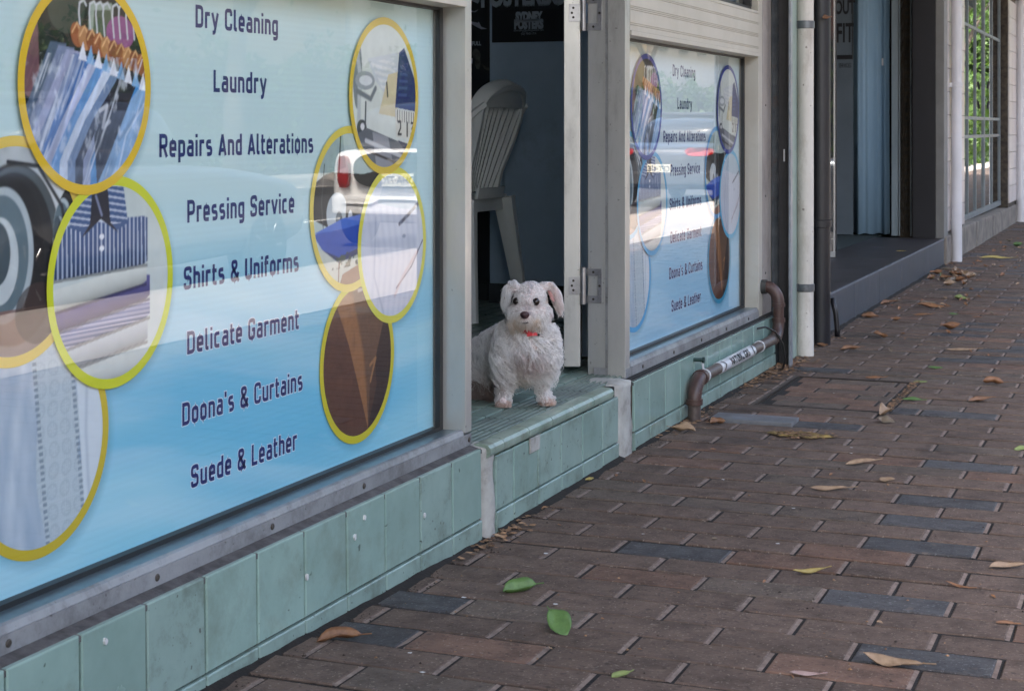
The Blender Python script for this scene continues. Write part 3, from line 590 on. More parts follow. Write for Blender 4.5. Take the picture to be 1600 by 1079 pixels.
# ------------------------------------------------------------------ window frames
def shop_window(name, y0, y1, label, top=1.122, tt=.195, endL=None, endR=None):
    """aluminium window: y0..y1 is the glass, posts beyond it"""
    t = thing(name, (-.05, (y0+y1)/2, tt), label, 'shop window')
    pr_ = [(-.12,tt+.004),(-.028,tt+.004),(-.028,tt+.0285),(-.0305,tt+.031),(-.034,tt+.0395),(-.04,tt+.041),(-.12,tt+.034)]
    a, b = y0-(endL or 0), y1+(endR or 0)
    link('sill_rail', MB().prism(pr_[:3]+[(-.04,tt+.0285),(-.12,tt+.0285)], a, b, 'y'), M_alu_d, t)
    link('sill_flange', MB().prism([(-.12,tt+.0287),(-.0305,tt+.0287),(-.034,tt+.0385),(-.04,tt+.0405),(-.044,tt+.0375),(-.12,tt+.033)], y0, y1, 'y'), M_alu_d, t)
    link('sill', MB().prism([(-.12,tt+.0335),(-.0445,tt+.0378),(-.12,tt+.037)][:0]+[(-.12,tt+.0332),(-.0442,tt+.0377),(-.12,tt+.039)], y0, y1, 'y'), M_sill, t)
    link('gasket', MB().box(-.094,-.079,y0,y1,tt+.034,tt+.046), M_rub, t); link('gasket', MB().box(-.094,-.079,y1-.016,y1-.0005,tt+.046,top), M_rub, t); link('gasket', MB().box(-.094,-.079,y0+.0005,y0+.016,tt+.046,top), M_rub, t)
    link('gasket', MB().box(-.094,-.079,y0+.016,y1-.016,top-.006,top), M_rub, t)
    link('glass_pane', MB().box(-.0885,-.0845,y0+.001,y1-.001,tt+.036,top-.002), M_glass, t)
    n = int((b-a)/.3)
    for i in range(n):
        screw(t, (-.028, a+(b-a)*(i+.5)/n if not (i == n-1 and endR) else b-.012, tt+.0165))
    return t
wl_ = shop_window('shop_window', 1.62, 3.2105, 'large left shop window with yellow ringed pictures on a blue sign behind the glass', endL=.05, endR=.032)
post = MB().box(-.085,-.0282,3.2115,3.2445,.228,1.34,.0015); link('post', post, M_alu, wl_)
post = MB().box(-.10,-.0284,1.56,1.6195,.228,1.34,.0015); link('post', post, M_alu, wl_)
wr_ = shop_window('shop_window', 4.36, 5.864, 'smaller shop window beyond the doorway with blue ringed pictures on its pale sign', tt=.185, endL=.05, endR=.0)
link('post', MB().box(-.079,-.029,4.3085,4.3495,.19,2.6,.0015), M_alu, wr_)
link('post', MB().box(-.10,-.03,5.8655,5.925,.19,2.6,.0012), M_beige, wr_); link('trim', MB().box(-.10,-.0295,5.9265,6.068,.19,2.6,.001), mat('aged_trim', srgb(166,160,154), srgb(148,142,138), rough=.75, spec=.1, scale=6, dirt=srgb(120,112,106), dscale=8, damt=.5), wr_)
for z in (.34,.62,.95): screw(wr_, (-.0295, 5.975, z), .004)
# grooved transom panels
def transom(y0, y1, z0, z1, label):
    t = thing('transom_panel', (-.05, (y0+y1)/2, z0), label, 'panel')
    H = z1-z0; P_ = [(-.06,z0)]; x0 = -.0285
    for g_ in (.10,.135,.38,.415,.45,.68,.715,.93): z = z0+H*g_; P_ += [(x0,z-.0012),(x0-.0022,z-.0003),(x0-.0022,z+.0003),(x0,z+.0012)]
    P_ = [(-.06,z0),(x0,z0)]+P_[1:]+[(x0,z1),(-.06,z1)]; link('grooved_panel', MB().prism(P_, y0, y1, 'y'), M_beige, t)
    link('backing', MB().box(-.085,-.06,y0,y1,z0,z1), M_rub, t)
    link('flange', MB().box(-.09,-.024,y0,y1,z0-.014,z0-.001,.002), M_beige, t)
    return t
transom(4.351, 5.8635, 1.136, 1.285, 'grooved beige aluminium panel above the smaller shop window')
transom(1.5, 3.2105, 1.136, 1.29, 'grooved beige aluminium panel above the large left shop window')
# windows above the panels
for (a, b, lb) in ((4.351,5.8635,'dark upper window pane above the grooved panel, beyond the doorway'),(1.5,3.2445,'dark upper window pane above the large left shop window')):
    t = thing('fanlight', (-.06,(a+b)/2,1.29), lb, 'window')
    link('glass_pane', MB().box(-.075,-.071,a,b-.03,1.30,2.5), M_glass, t); link('frame', MB().box(-.08,-.055,a,b,1.29,1.302), M_rub, t); link('frame', MB().box(-.08,-.05,b-.03,b-.012,1.302,2.5), M_rub, t)
    link('dark_backing', MB().box(-.2,-.19,a,b,1.28,2.5), M_void, t)  # near-black sheet stands in for the unlit room behind the pane
# ------------------------------------------------------------------ printed window signs
LINES = [('Dry Cleaning',-.017,1.030,.263),('Laundry',-.01,.928,.170),('Repairs And Alterations',-.004,.824,.493),('Pressing Service',.0,.719,.345),('Shirts & Uniforms',.003,.614,.371),('Delicate Garment',.008,.511,.362),("Doona's & Curtains",.008,.400,.39),('Suede & Leather',.01,.297,.344)]
DISC = [('lace',-.54,.435,.158,p_lace),('washer',-.595,.703,.156,p_washer),('leather',.42,.423,.156,p_leather),('iron',.382,.716,.157,p_iron),('shirt',.57,.636,.156,p_whiteshirt),('shirts',-.374,.643,.156,p_shirts),('sewing',.531,.932,.155,p_sewing),('hangers',-.437,.93,.157,p_hangers)]
def window_sign(y0, y1, z0, z1, yc, rings, top, bot, label, res, blue):
    t = thing('window_sign', (-.1,(y0+y1)/2,z0), label, 'sign')
    def bg(Y, Z):
        t_ = np.clip((Z-z0)/(z1-z0), 0, 1); u = Y-yc
        T, B, D = np.array(srgb(*top)), np.array(srgb(*bot)), np.array(srgb(*blue))
        k = np.clip((.62-t_)/.5, 0, 1)[...,None]; c = T*(1-k)+B*k
        w_ = t_+.12*u+.03*np.sin(u*5); s = fbm(u*1.6+3, w_*15, 5, 4); s2 = fbm(u*.7, w_*5, 9, 3)
        d = np.clip((.60-t_)/.3, 0, 1)*np.clip((s2-.42)*4, 0, 1); c = c*(1-d[...,None]*.7)+D*d[...,None]*.7
        wv = np.clip((s-.52)*4, 0, 1)*np.clip((.7-t_)/.3, 0, 1)*.32; c = c*(1-wv[...,None])+np.array(srgb(206,232,240))*wv[...,None]
        e = np.clip((u-.45)/.3, 0, 1)*np.clip((t_-.25)*2, 0, 1)*.35; c = c*(1-e[...,None])+np.array(srgb(150,205,222))*e[...,None]
        for n_, du, z_, r_d, _ in DISC:      # printed soft rim behind every ring
            dd = np.hypot(Y-(yc+du)-.006, Z-z_+.008); m = np.clip((r_d+.012-dd)/.016, 0, 1)*.4; c = c*(1-m[...,None])+np.array(srgb(70,128,150))*m[...,None]
        c *= 1+(.02*np.sin(Z*1900))[...,None]
        return c
    ny, nz = int((y1-y0)/res), int((z1-z0)/res)
    V, q, C = grid_mesh(np.linspace(y0,y1,ny), np.linspace(z0,z1,nz), -.0966, bg); link_painted('film', V, q, C, M_print, t)
    link('backing_board', MB().box(-.104,-.0972,y0,y1,z0,z1), M_void, t)
    for k, (nm, du, z_, r_d, fn) in enumerate(DISC):
        x = -.0962+k*.0006; cy = yc+du; n = int(2*r_d/(res*.36)); a = np.linspace(-1,1,n)
        V, q, C = grid_mesh(cy+a*(r_d-.008), z_+a*(r_d-.008), x, aa(lambda Y, Z: fn((Y-cy)/(r_d-.014), (Z-z_)/(r_d-.014)), res*.36), lambda Y, Z: (np.hypot(Y-cy, Z-z_) < r_d-.003) & (Y > y0+.003))
        link_painted('picture', V, q, C, M_print, t)
        mb = MB(); N = 96; vs = []
        for i in range(N):
            an = 2*math.pi*i/N
            for rr in (r_d-.0145, r_d): vs.append((x+.0003, max(y0+.002, cy+rr*math.cos(an)), z_+rr*math.sin(an)))
        mb.add(vs, [(2*i,2*i+1,(2*i+3)%(2*N),(2*i+2)%(2*N)) for i in range(N) if max(vs[2*i][1], vs[2*i+1][1]) > y0+.003])
        link('ring', mb, mat('ring_ink_%d_%d_%d' % rings[nm], srgb(*rings[nm]), srgb(*[min(255, int(v*1.03)) for v in rings[nm]]), rough=.5, spec=.2, scale=4), t)
    for txt, dy, z_, wd in LINES:
        link('letter_edge', din_text(txt, yc+dy, z_, wd, .0352, -.09635, .15, .0004 if z_ > .55 else .0017), M_white_ink if z_ < .55 else mat('pale_edge_ink', srgb(150,176,196), srgb(150,176,196), rough=.5, spec=.2), t)
        link('lettering', din_text(txt, yc+dy, z_, wd, .0352, -.0961, .158), M_navy, t)
    return t
yel = dict(hangers=(214,180,40), sewing=(206,180,58), washer=(212,186,80), shirts=(196,204,42), iron=(208,190,76), shirt=(206,204,74), leather=(196,188,42), lace=(196,176,52))
blu = dict(hangers=(34,56,140), sewing=(40,60,140), washer=(92,170,204), shirts=(72,160,204), iron=(70,150,200), shirt=(84,172,208), leather=(48,150,184), lace=(70,164,214))
window_sign(1.63, 3.205, .232, 1.118, 2.43, yel, (188,216,216), (146,210,228), 'large dry cleaning sign with yellow ringed pictures and navy service list, left window', .005, (84,180,216))
window_sign(4.36, 5.858, .222, 1.118, 5.147, blu, (198,216,222), (160,206,230), 'pale dry cleaning sign with blue ringed pictures, in the smaller window past the door', .008, (140,196,224))

# ------------------------------------------------------------------ door and jamb
jamb = thing('door_jamb', (-.12,4.33,.19), 'grey aluminium door jamb that carries the two hinges, right side of the doorway', 'door jamb')
link('upright', MB().box(-.139,-.088,4.316,4.352,.1925,2.6,.0015), M_alu, jamb); link('bead', MB().box(-.0875,-.0795,4.3125,4.352,.1925,2.6,.001), M_alu_d, jamb)
door = thing('door', (-.15,4.29,.21), 'open aluminium door seen edge-on beside the dog, hinged on the right jamb', 'door')
u2 = Vector((c_, s_, 0)); ev = Vector((-math.sin(R(17.8)), math.cos(R(17.8)), 0)); nrm = Vector((ev.y, -ev.x, 0))
S0 = Vector((-.1545,4.297,0)) - nrm*.0445
def dbox(a0, a1, b0, b1, z0, z1, bv=.0015):
    """box in the door's own frame: a along the leaf, b across its thickness"""
    M = Matrix(((ev.x, nrm.x, 0, S0.x),(ev.y, nrm.y, 0, S0.y),(0,0,1,0),(0,0,0,1))); return MB().box(a0,a1,b0,b1,z0,z1,bv,M)
link('stile', dbox(0,.09,0,.0445,.216,2.3), M_alu, door); link('stile', dbox(.72,.81,0,.0445,.216,2.3), M_alu, door)
link('bottom_rail', dbox(.0905,.7195,.002,.042,.216,.36), M_alu, door); link('top_rail', dbox(.0905,.7195,.002,.042,2.2,2.3), M_alu, door); link('glass_pane', dbox(.0905,.7195,.018,.024,.361,2.199,0), M_glass, door)
M_hinge = mat('hinge_steel', srgb(170,170,172), srgb(140,140,142), rough=.35, metal=.7, scale=20, dirt=srgb(100,92,84), dscale=30, damt=.5)
M_hole = mat('screw_recess', (.03,.025,.02), (.05,.04,.03), rough=.7)
pin = Vector((-.1445, 4.2975, 0))
for (zj0, zj1, zl0, zl1) in ((.39,.484,.413,.462),(1.135,1.229,1.158,1.207)):
    hg = MB().lathe((pin.x,pin.y-.004,zj0-.003), [(0,.006),(.0015,.0075),(zj1-zj0+.006,.0075),(zj1-zj0+.008,.005)], 'z', 14)
    hb = link('hinge', hg, M_hinge, door, smooth=True, angle=40)
    link('leaf_plate', dbox(-.0028,-.0004,.0445-.031,.0445+.012,zl0,zl1,.0004), M_hinge, hb)
    for (bb, zz) in ((.026,.25),(.022,.5),(.026,.78)):
        p = S0+nrm*bb+ev*(-.0030); link('screw', MB().lathe((p.x,p.y,zl0+(zl1-zl0)*zz), [(-.0008,.0034),(.0006,.0034)], 'y', 10), M_hole, hb)
    # plate on the jamb: two arms and an outer strap, open in the middle
    for (a,b,c,d) in ((-.1425,-.098,zj0,zj0+.02),(-.1425,-.098,zj1-.02,zj1),(-.110,-.098,zj0+.0201,zj1-.0201)): link('jamb_plate', MB().box(a,b,4.3132,4.3162,c,d,.0006), M_hinge, hb)
    for (xx, zz) in ((-.122,zj0+.01),(-.122,zj1-.01),(-.104,(zj0+zj1)/2)): link('screw', MB().lathe((xx,4.3128,zz), [(-.0006,.0034),(.0006,.0034)], 'y', 10), M_hole, hb)

# ------------------------------------------------------------------ shop interior
M_wall = mat('painted_plaster', srgb(176,198,218), srgb(162,184,204), rough=.7, scale=3, bump=.15, bscale=30, dirt=srgb(96,104,110), dscale=3.2, damt=.45, dlo=.55)
M_dark = mat('dark_interior', srgb(52,54,56), srgb(44,46,48), rough=.8)
M_skirt = mat('scuffed_skirting', srgb(62,68,72), srgb(44,48,50), rough=.7, scale=6, dirt=srgb(30,30,30), dscale=10, damt=.7)
link('wall_end', MB().box(-1.098,-.12,5.93,6.05,.19,2.7), M_wall, kind='structure', label='pale blue painted wall inside the shop behind the plastic chair')
link('wall_back', MB().box(-3.3,-3.2,3.0,6.3,.19,2.7), M_wall, kind='structure'); link('wall_far', MB().box(-3.2,-1.0,6.2,6.3,.19,2.7), M_dark, kind='structure')
link('wall_front', MB().box(-.30,-.2,-2.4,3.24,.2,2.7), M_dark, kind='structure'); link('wall_near', MB().box(-3.2,-.3,3.1,3.24,.19,2.7), M_wall, kind='structure')
link('wall_front', MB().box(-.30,-.2,4.6,5.93,.2,2.7), M_wall, kind='structure')
link('ceiling', MB().box(-3.3,-.05,-2.4,6.3,2.7,2.8), M_wall, kind='structure')
link('skirting', MB().box(-1.097,-.12,5.918,5.9295,.1925,.27), M_skirt, kind='structure')
M_blk = mat('black_print', (.012,.013,.017), (.01,.01,.013), rough=.45); M_gry = mat('grey_print', srgb(176,188,200), srgb(168,180,192), rough=.5); M_gry2 = mat('dim_print', srgb(50,56,62), srgb(48,52,58), rough=.5)
cup = thing('tall_cupboard', (-1.35,6.1,.195), 'tall black cupboard at the left edge of the doorway, a dark poster on its door', 'cupboard')
link('carcass', MB().box(-1.68,-1.105,5.965,6.18,.26,2.3,.004), M_blk, cup); link('cupboard_door', MB().box(-1.675,-1.395,5.95,5.9645,.27,2.29,.003), M_blk, cup); link('cupboard_door', MB().box(-1.391,-1.11,5.95,5.9645,.27,2.29,.003), M_blk, cup)
link('base', MB().box(-1.65,-1.13,5.99,6.17,.195,.2595), M_dark, cup)
def XP(px, Y): D = Y/(3012.7/(1836-px)-.39846); return 1.357-D
def ZP(py, X, Y): z = -s_*(X-1.357)+c_*Y; return .87-(py-199)*z/2600
def poster_M(px, py, Y): X = XP(px, Y); return Matrix.Translation((X, Y, ZP(py, X, Y))) @ Matrix.Rotation(R(90), 4, 'X')
# advertising poster, right
Y = 5.927; t = thing('poster', (-.6,Y,1.2), 'black advertising poster with pale capital lettering, high on the shop wall behind the chair', 'poster')
x0, x1, zb = XP(769,Y), XP(905,Y), ZP(64,-.7,Y); link('sheet', MB().box(x0,x1,Y-.0015,Y,zb,zb+.78), M_blk, t)
Yt = Y-.003
put_text('lettering', 'POSTERBOY', .115, poster_M(825,8,Yt) @ Matrix.Translation((0,0.0,0)), M_gry, t, .62, .006)
link('rule', MB().box(XP(775,Yt),XP(880,Yt),Yt-.0005,Yt,ZP(7.5,-.7,Yt),ZP(6.8,-.7,Yt)), M_gry2, t)
put_text('lettering', 'DESIGN PRINT DISTRIBUTE', .026, poster_M(825,15,Yt), M_gry2, t, .8)
put_text('lettering', 'SYDNEY', .046, poster_M(826,32.5,Yt), M_gry, t, .62, .0035); put_text('lettering', 'POSTERS', .046, poster_M(826,44.5,Yt), M_gry, t, .65, .0035)
put_text('lettering', 'advertising@sydneyposters.com', .0125, poster_M(826,49,Yt), M_gry, t, .75); put_text('lettering', '(02) 9360 1714', .0125, poster_M(826,54.5,Yt), M_gry, t, .8)
# dark poster on the cupboard, with a thorny emblem, words and a small pale portrait shape
Y = 5.948; t = thing('poster', (-1.1,Y,1.1), 'narrow black poster with a thorny silver emblem and IN FULL, at the doorway edge', 'poster')
link('sheet', MB().box(-1.55,-1.115,Y-.0015,Y,.98,1.75), M_blk, t); Yt = Y-.003
def ppoly(pts, m, n='emblem', dy=0): 
    mb = MB(); vs = [(XP(a,Yt-dy),Yt-dy,ZP(b,XP(a,Yt-dy),Yt-dy)) for a,b in pts]; mb.add(vs, [tuple(range(len(vs)))]); return link(n, mb, m, t)
M_sil = mat('silver_print', srgb(170,174,190), srgb(150,156,170), rough=.5)
ppoly([(729,1),(738,2),(747,6),(752,-6),(755,-12),(747,-4),(740,-3),(729,-4)], M_sil); ppoly([(733,16),(741,18),(748,15),(743,19.5),(733,19)], M_sil)
ppoly([(728,27),(737,34),(747,36),(748,34),(752,42),(761,45.5),(752,46),(744,42),(736,37),(728,33)], M_sil)
ppoly([(727,2),(731,8),(732,20),(730,30),(727,32)], M_sil)
put_text('lettering', 'IN FULL', .021, poster_M(740,71,Yt), M_gry, t, .85, .001)
M_face = mat('dim_face_print', srgb(96,100,92), srgb(54,48,44), rough=.5, scale=40)
ppoly([(738,82),(741,77),(744,76),(749,80),(751,86),(750,92),(751,100),(749,108),(745,108),(742,102),(743,93),(738,88)], M_face); ppoly([(734,92),(739,91),(738,100),(735,98)], M_sil); ppoly([(752,100),(764,107),(764,111),(757,108)], M_face)

# ------------------------------------------------------------------ white plastic chair
M_pl = mat('white_moulded_plastic', srgb(244,246,242), srgb(238,240,236), rough=.35, scale=5, spec=.5)
ch = thing('plastic_chair', (-1.1,5.47,.195), 'white moulded plastic garden chair standing inside the doorway behind the dog', 'chair')
def CP(d, s, h): return Vector((-.925-d, 5.47+s, .195+h))
fp = []
for i in range(25):
    a = math.pi*i/24; s = -.215*math.cos(a)*(.84+.16*math.sin(a)); h = .70+.125*math.sin(a)**.75; fp.append(CP(-.02-(h-.42)*.17-.028*math.cos(a)**2*-1, s, h))
lo = [CP(.035,-.125,.42),CP(.02,-.145,.52),CP(-.015,-.168,.62)]; hi = [CP(-.015,.168,.62),CP(.02,.145,.52),CP(.035,.125,.42)]
bm_ = MB().tube(lo+fp+hi, 1, sq=(.027,.012)); back = link('backrest', bm_, M_pl, ch, smooth=True, angle=50)
for k in range(8):
    q = (k-3.5)/3.5; s0, s1 = q*.135, q*.172; cv = -.03*(1-q*q)
    link('slat', MB().tube([CP(.03+cv*-.4,s0*.72,.45),CP(-.01+cv*-.5,s0*.95,.58),CP(-.062-cv*.3,s1,.76)], 1, sq=(.013,.006)), M_pl, back, smooth=True, angle=50)
for (h0, h1, w0) in ((.745,.815,.175),(.425,.462,.12)):
    mb = MB(); n = 12; vs = []
    for i in range(n+1):
        q = -1+2*i/n; cap = h1-(.045*q*q if h1 > .7 else 0)
        for (h, dd) in ((h0,0),(cap,0),(cap,.01),(h0,.01)): v = CP(-.02-(h-.42)*.17+.0*q+dd+.012*(1-q*q)*-1, q*w0, h); vs.append(v)
    fs = [(4*i+a,4*i+(a+1)%4,4*i+4+(a+1)%4,4*i+4+a) for i in range(n) for a in range(4)]+[(0,1,2,3),(4*n+3,4*n+2,4*n+1,4*n)]
    link('back_panel', mb.add(vs, fs), M_pl, back, smooth=True, angle=50)
sm = MB(); n = 8; vs = []
for i in range(n+1):
    for j in range(n+1):
        d, s = .43*i/n, -.2+.4*j/n; s *= 1+.12*i/n; vs.append(CP(d, s, .42-.018*math.sin(math.pi*i/n)*math.sin(math.pi*j/n)))
k = len(vs); vs += [v-Vector((0,0,.018)) for v in vs]
fs = [(i*(n+1)+j, i*(n+1)+j+1, (i+1)*(n+1)+j+1, (i+1)*(n+1)+j) for i in range(n) for j in range(n)]; fs += [tuple(q+k for q in f[::-1]) for f in fs]
E_ = [i*(n+1) for i in range(n+1)]+[n*(n+1)+j for j in range(1,n+1)]+[i*(n+1)+n for i in range(n-1,-1,-1)]+[j for j in range(n-1,0,-1)]
fs += [(E_[i],E_[(i+1)%len(E_)],E_[(i+1)%len(E_)]+k,E_[i]+k) for i in range(len(E_))]
seat = link('seat', sm.add(vs, fs), M_pl, ch, smooth=True, angle=40)
ap = [CP(d,s,.405) for d,s in ((0,-.19),(.43,-.22),(.43,.22),(0,.19),(0,-.19))]; link('skirt', MB().tube(ap,1,sq=(.006,.028)), M_pl, seat)
def cleg(top, foot, a0=.034, a1=.02):
    p = [top, top.lerp(foot,.12), top.lerp(foot,.5), foot]; link('leg', MB().tube(p, [1.15,1,.8,.62], sq=(a0,.02)), M_pl, ch, smooth=True, angle=50)
def W_(x, y, z=.196): return Vector((x,y,z))
cleg(CP(.0,-.175,.42), W_(-.885,5.255)); cleg(CP(.0,.175,.42), W_(-.87,5.70)); cleg(CP(.41,-.19,.41), W_(-1.40,5.24)); cleg(CP(.41,.19,.41), W_(-1.40,5.71))
for sg in (-1,1): link('armrest', MB().tube([CP(-.07,.178*sg,.755),CP(-.05,.195*sg,.735),CP(.0,.215*sg,.69),CP(.09,.235*sg,.66),CP(.28,.24*sg,.655),CP(.37,.238*sg,.63),CP(.40,.225*sg,.55),CP(.42,.205*sg,.41)], 1, sq=(.023,.010)), M_pl, ch, smooth=True, angle=50)
# ------------------------------------------------------------------ gas pipe with its marker sleeve
M_pipe = mat('brown_painted_pipe', srgb(84,60,53), srgb(58,42,38), rough=.45, scale=14, bump=.25, bscale=60, dirt=srgb(60,50,48), dscale=18, damt=.6, speck=(srgb(150,140,130),80,.72,.6))
M_pipeg = mat('greyish_pipe', srgb(98,86,80), srgb(74,64,60), rough=.5, scale=20, bump=.3, bscale=90, dirt=srgb(70,60,56), dscale=20, damt=.6)
gp = thing('gas_pipe', (.04,5.3,0), 'brown painted gas pipe with a white NATURAL GAS sleeve, running along the green tiles', 'pipe')
px_, zh, rp_ = .031, .118, .0175
link('pipe_run', MB().tube([(px_,4.86,zh),(px_,5.86,zh)], rp_, 16), M_pipeg, gp, smooth=True, angle=60)
def arc(c, a, b, n=8):  # quarter bend from direction a to b round corner c
    c, a, b = Vector(c), Vector(a), Vector(b); return [c+a*(1-math.sin(t))+b*(1-math.cos(t)) for t in [math.pi/2*i/n for i in range(n+1)]]
e1 = arc((px_,4.79,zh),(0,.07,0),(0,0,-.06)); link('elbow', MB().tube(e1, .0215, 16), M_pipe, gp, smooth=True, angle=60)
link('collar', MB().tube([(px_,4.853,zh),(px_,4.872,zh)], .0245, 16), M_pipe, gp, smooth=True, angle=40); link('collar', MB().tube([(px_,4.79,.048),(px_,4.79,.064)], .0255, 16), M_pipe, gp, smooth=True, angle=40)
link('riser', MB().tube([(px_,4.79,.05),(px_,4.79,-.05)], .0195, 16), M_pipeg, gp, smooth=True, angle=60)
e2 = arc((px_,5.92,zh),(0,-.06,0),(0,0,.06)); link('elbow', MB().tube(e2, .021, 16), M_pipe, gp, smooth=True, angle=60)
link('riser', MB().tube([(px_,5.92,zh+.055),(px_,5.92,.235)], .019, 16), M_pipe, gp, smooth=True, angle=60); link('collar', MB().tube([(px_,5.92,.17),(px_,5.92,.185)], .024, 16), M_pipe, gp, smooth=True, angle=40); link('collar', MB().tube([(px_,5.92,.225),(px_,5.92,.238)], .024, 16), M_pipe, gp, smooth=True, angle=40)
e3 = arc((px_,5.92,.295),(0,0,-.06),(-.045,0,0)); link('elbow', MB().tube(e3, .0215, 16), M_pipe, gp, smooth=True, angle=60); link('collar', MB().tube([(-.012,5.92,.295),(-.032,5.92,.295)], .026, 16), mat('black_fitting',(.03,.035,.035),(.05,.05,.05),rough=.5), gp, smooth=True, angle=40)
M_slv = mat('white_sleeve', srgb(206,208,210), srgb(188,190,194), rough=.4, dirt=srgb(120,110,104), dscale=20, damt=.5, dlo=.55)
sv = link('marker_sleeve', MB().tube([(px_,5.06,zh),(px_,5.50,zh)], .0192, 20), M_slv, gp, smooth=True, angle=60)
M_ink = mat('black_ink', (.015,.015,.015), (.02,.02,.02), rough=.5)
tm = font_mesh('NATURAL GAS', .034, 1.05, .0014); vs = []
for v in tm.v:
    a = R(30)+(v[1]-.012)/.0219; vs.append((px_+.0219*math.cos(a), 5.285+v[0], zh+.0217*math.sin(a)))
tm.v = vs; link('lettering', tm, M_ink, sv)
for (yy_, sg) in ((5.085,1),(5.475,-1)):
    for q in (-1,1):
        mb = MB(); vs = []
        for i in range(6):
            for dw in (0,.012):
                a = R(28+q*i*10); y_ = yy_+sg*(.018-i*.0045*1)+dw-.004; vs.append((px_+.0198*math.cos(a), y_, zh+.0198*math.sin(a)))
        link('arrow_mark', mb.add(vs, [(2*i,2*i+1,2*i+3,2*i+2) for i in range(5)]), M_ink, sv)
for y_ in (4.905, 5.62, 5.83): link('bracket', MB().tube([(px_,y_-.004,zh),(px_,y_+.004,zh)], .0205, 16), M_slv if y_ < 5.7 else M_pipeg, gp, smooth=True, angle=40)
link('bracket_bolt', MB().lathe((-.004,4.895,zh+.048), [(0,.006),(.03,.006),(.032,.009),(.038,.009)], 'x', 8), mat('verdigris_bolt', srgb(40,70,66), srgb(30,46,44), rough=.6), gp)
link('bracket_arm', MB().tube([(px_-.002,4.9,zh+.02),(px_-.006,4.896,zh+.05)], .0035, 6), M_slv, gp)
tag(link('cable', MB().tube([(.006,5.70,.17),(.025,5.74,.172),(.045,5.80,.15),(.06,5.86,.10),(.062,5.89,.04),(.05,5.9,.0)], .0035, 8), mat('black_cable',(.015,.015,.016),(.02,.02,.02),rough=.5), smooth=True), 'thin black cable curling out of the green tiles over the gas pipe', 'cable')

# ------------------------------------------------------------------ strips between the shops
M_galv = mat('rusting_galvanised', srgb(96,102,108), srgb(70,76,84), rough=.6, metal=.1, spec=.2, scale=18, bump=.15, bscale=100, dirt=srgb(96,70,58), dscale=16, damt=.75, dlo=.55)
M_blkm = mat('black_painted_steel', (.012,.012,.014), (.02,.02,.022), rough=.6, scale=20, bump=.4, bscale=30)
M_pgrn = mat('pale_green_render', srgb(150,168,158), srgb(136,152,144), rough=.6, scale=5, bump=.2, bscale=40, dirt=srgb(110,116,108), dscale=9, damt=.5)
t = thing('shutter_post', (0,6.05,0), 'rust speckled grey steel post and black channel beside the white downpipe', 'steel post')
link('post', MB().box(-.0285,.006,6.0695,6.085,-.01,3,.002), M_galv, t); link('channel', MB().box(.0065,.05,6.034,6.055,-.01,3,.001), M_blkm, t); link('edge_strip', MB().box(.0505,.0585,5.998,6.033,-.012,3,.001), mat('zinc_strip', srgb(150,156,164), srgb(120,126,134), rough=.4, metal=.4, scale=10), t)
lk = MB().lathe((.028,6.032,.775),[( -.001,.004),(.002,.004)],'y',8); link('latch_slot', MB().box(.024,.030,6.030,6.0338,.745,.79,.0015), M_slv, t)
link('pilaster', MB().box(-.3,.02,6.086,6.60,-.02,3,.002), M_pgrn, kind='structure', label='pale green rendered pier behind the downpipes')
M_wpipe = mat('flaking_white_pipe', srgb(206,202,194), srgb(188,184,176), rough=.5, scale=8, bump=.25, bscale=50, dirt=srgb(140,128,112), dscale=12, damt=.6, dlo=.52, stretch=(1,1,.35), speck=(srgb(96,84,74),60,.70,.7))
M_band = mat('grey_band', srgb(112,116,120), srgb(84,88,92), rough=.45, metal=.5, scale=20, dirt=srgb(80,74,70), dscale=20, damt=.5)
def downpipe(name, X, Y, r, z0, z1, m, label, cat, bands, mb_=None, ears=1):
    t = thing(name, (X,Y,z0), label, cat)
    h = z1-z0; seg = [(0,r*1.02),(.004,r*1.02)]; n = 14
    for i in range(1, n): seg.append((h*i/n, r*(1+.008*math.sin(i*2.1+X*50))))
    seg.append((h, r)); link('pipe', MB().lathe((X,Y,z0), seg, 'z', 24), m, t, smooth=True, angle=60)
    for z in bands:
        mb = MB().lathe((X,Y,z), [(0,r*1.02),(.002,r*1.11),(.028,r*1.11),(.03,r*1.02)], 'z', 24); mb.box(X-r*1.1-.012, X-r*.7, Y-r*.9, Y-r*.5+.006, z, z+.03, .002); link('band', mb, mb_ or M_band, t, smooth=True, angle=30)
    return t
downpipe('downpipe', .046, 6.31, .0325, 0, 3.1, M_wpipe, 'scuffed white downpipe with grey bands, left of the dark pipe', 'downpipe', [.245,1.245])
M_dpipe = mat('dark_blue_black_pipe', srgb(24,24,30), srgb(19,19,24), rough=.45, scale=10, bump=.1, bscale=60, dirt=srgb(38,38,42), dscale=14, damt=.4)
downpipe('downpipe', .034, 6.66, .041, 0, 3.1, M_dpipe, 'dark blue-black downpipe between the white downpipe and the dark step', 'downpipe', [.47], M_dpipe)
tag(link('hose', MB().tube([(.03,6.93,.16),(.045,6.93,.10),(.052,6.93,.03),(.052,6.93,.0)], .011, 10), M_dpipe, smooth=True), 'short dark hose end beside the foot of the dark downpipe', 'hose')

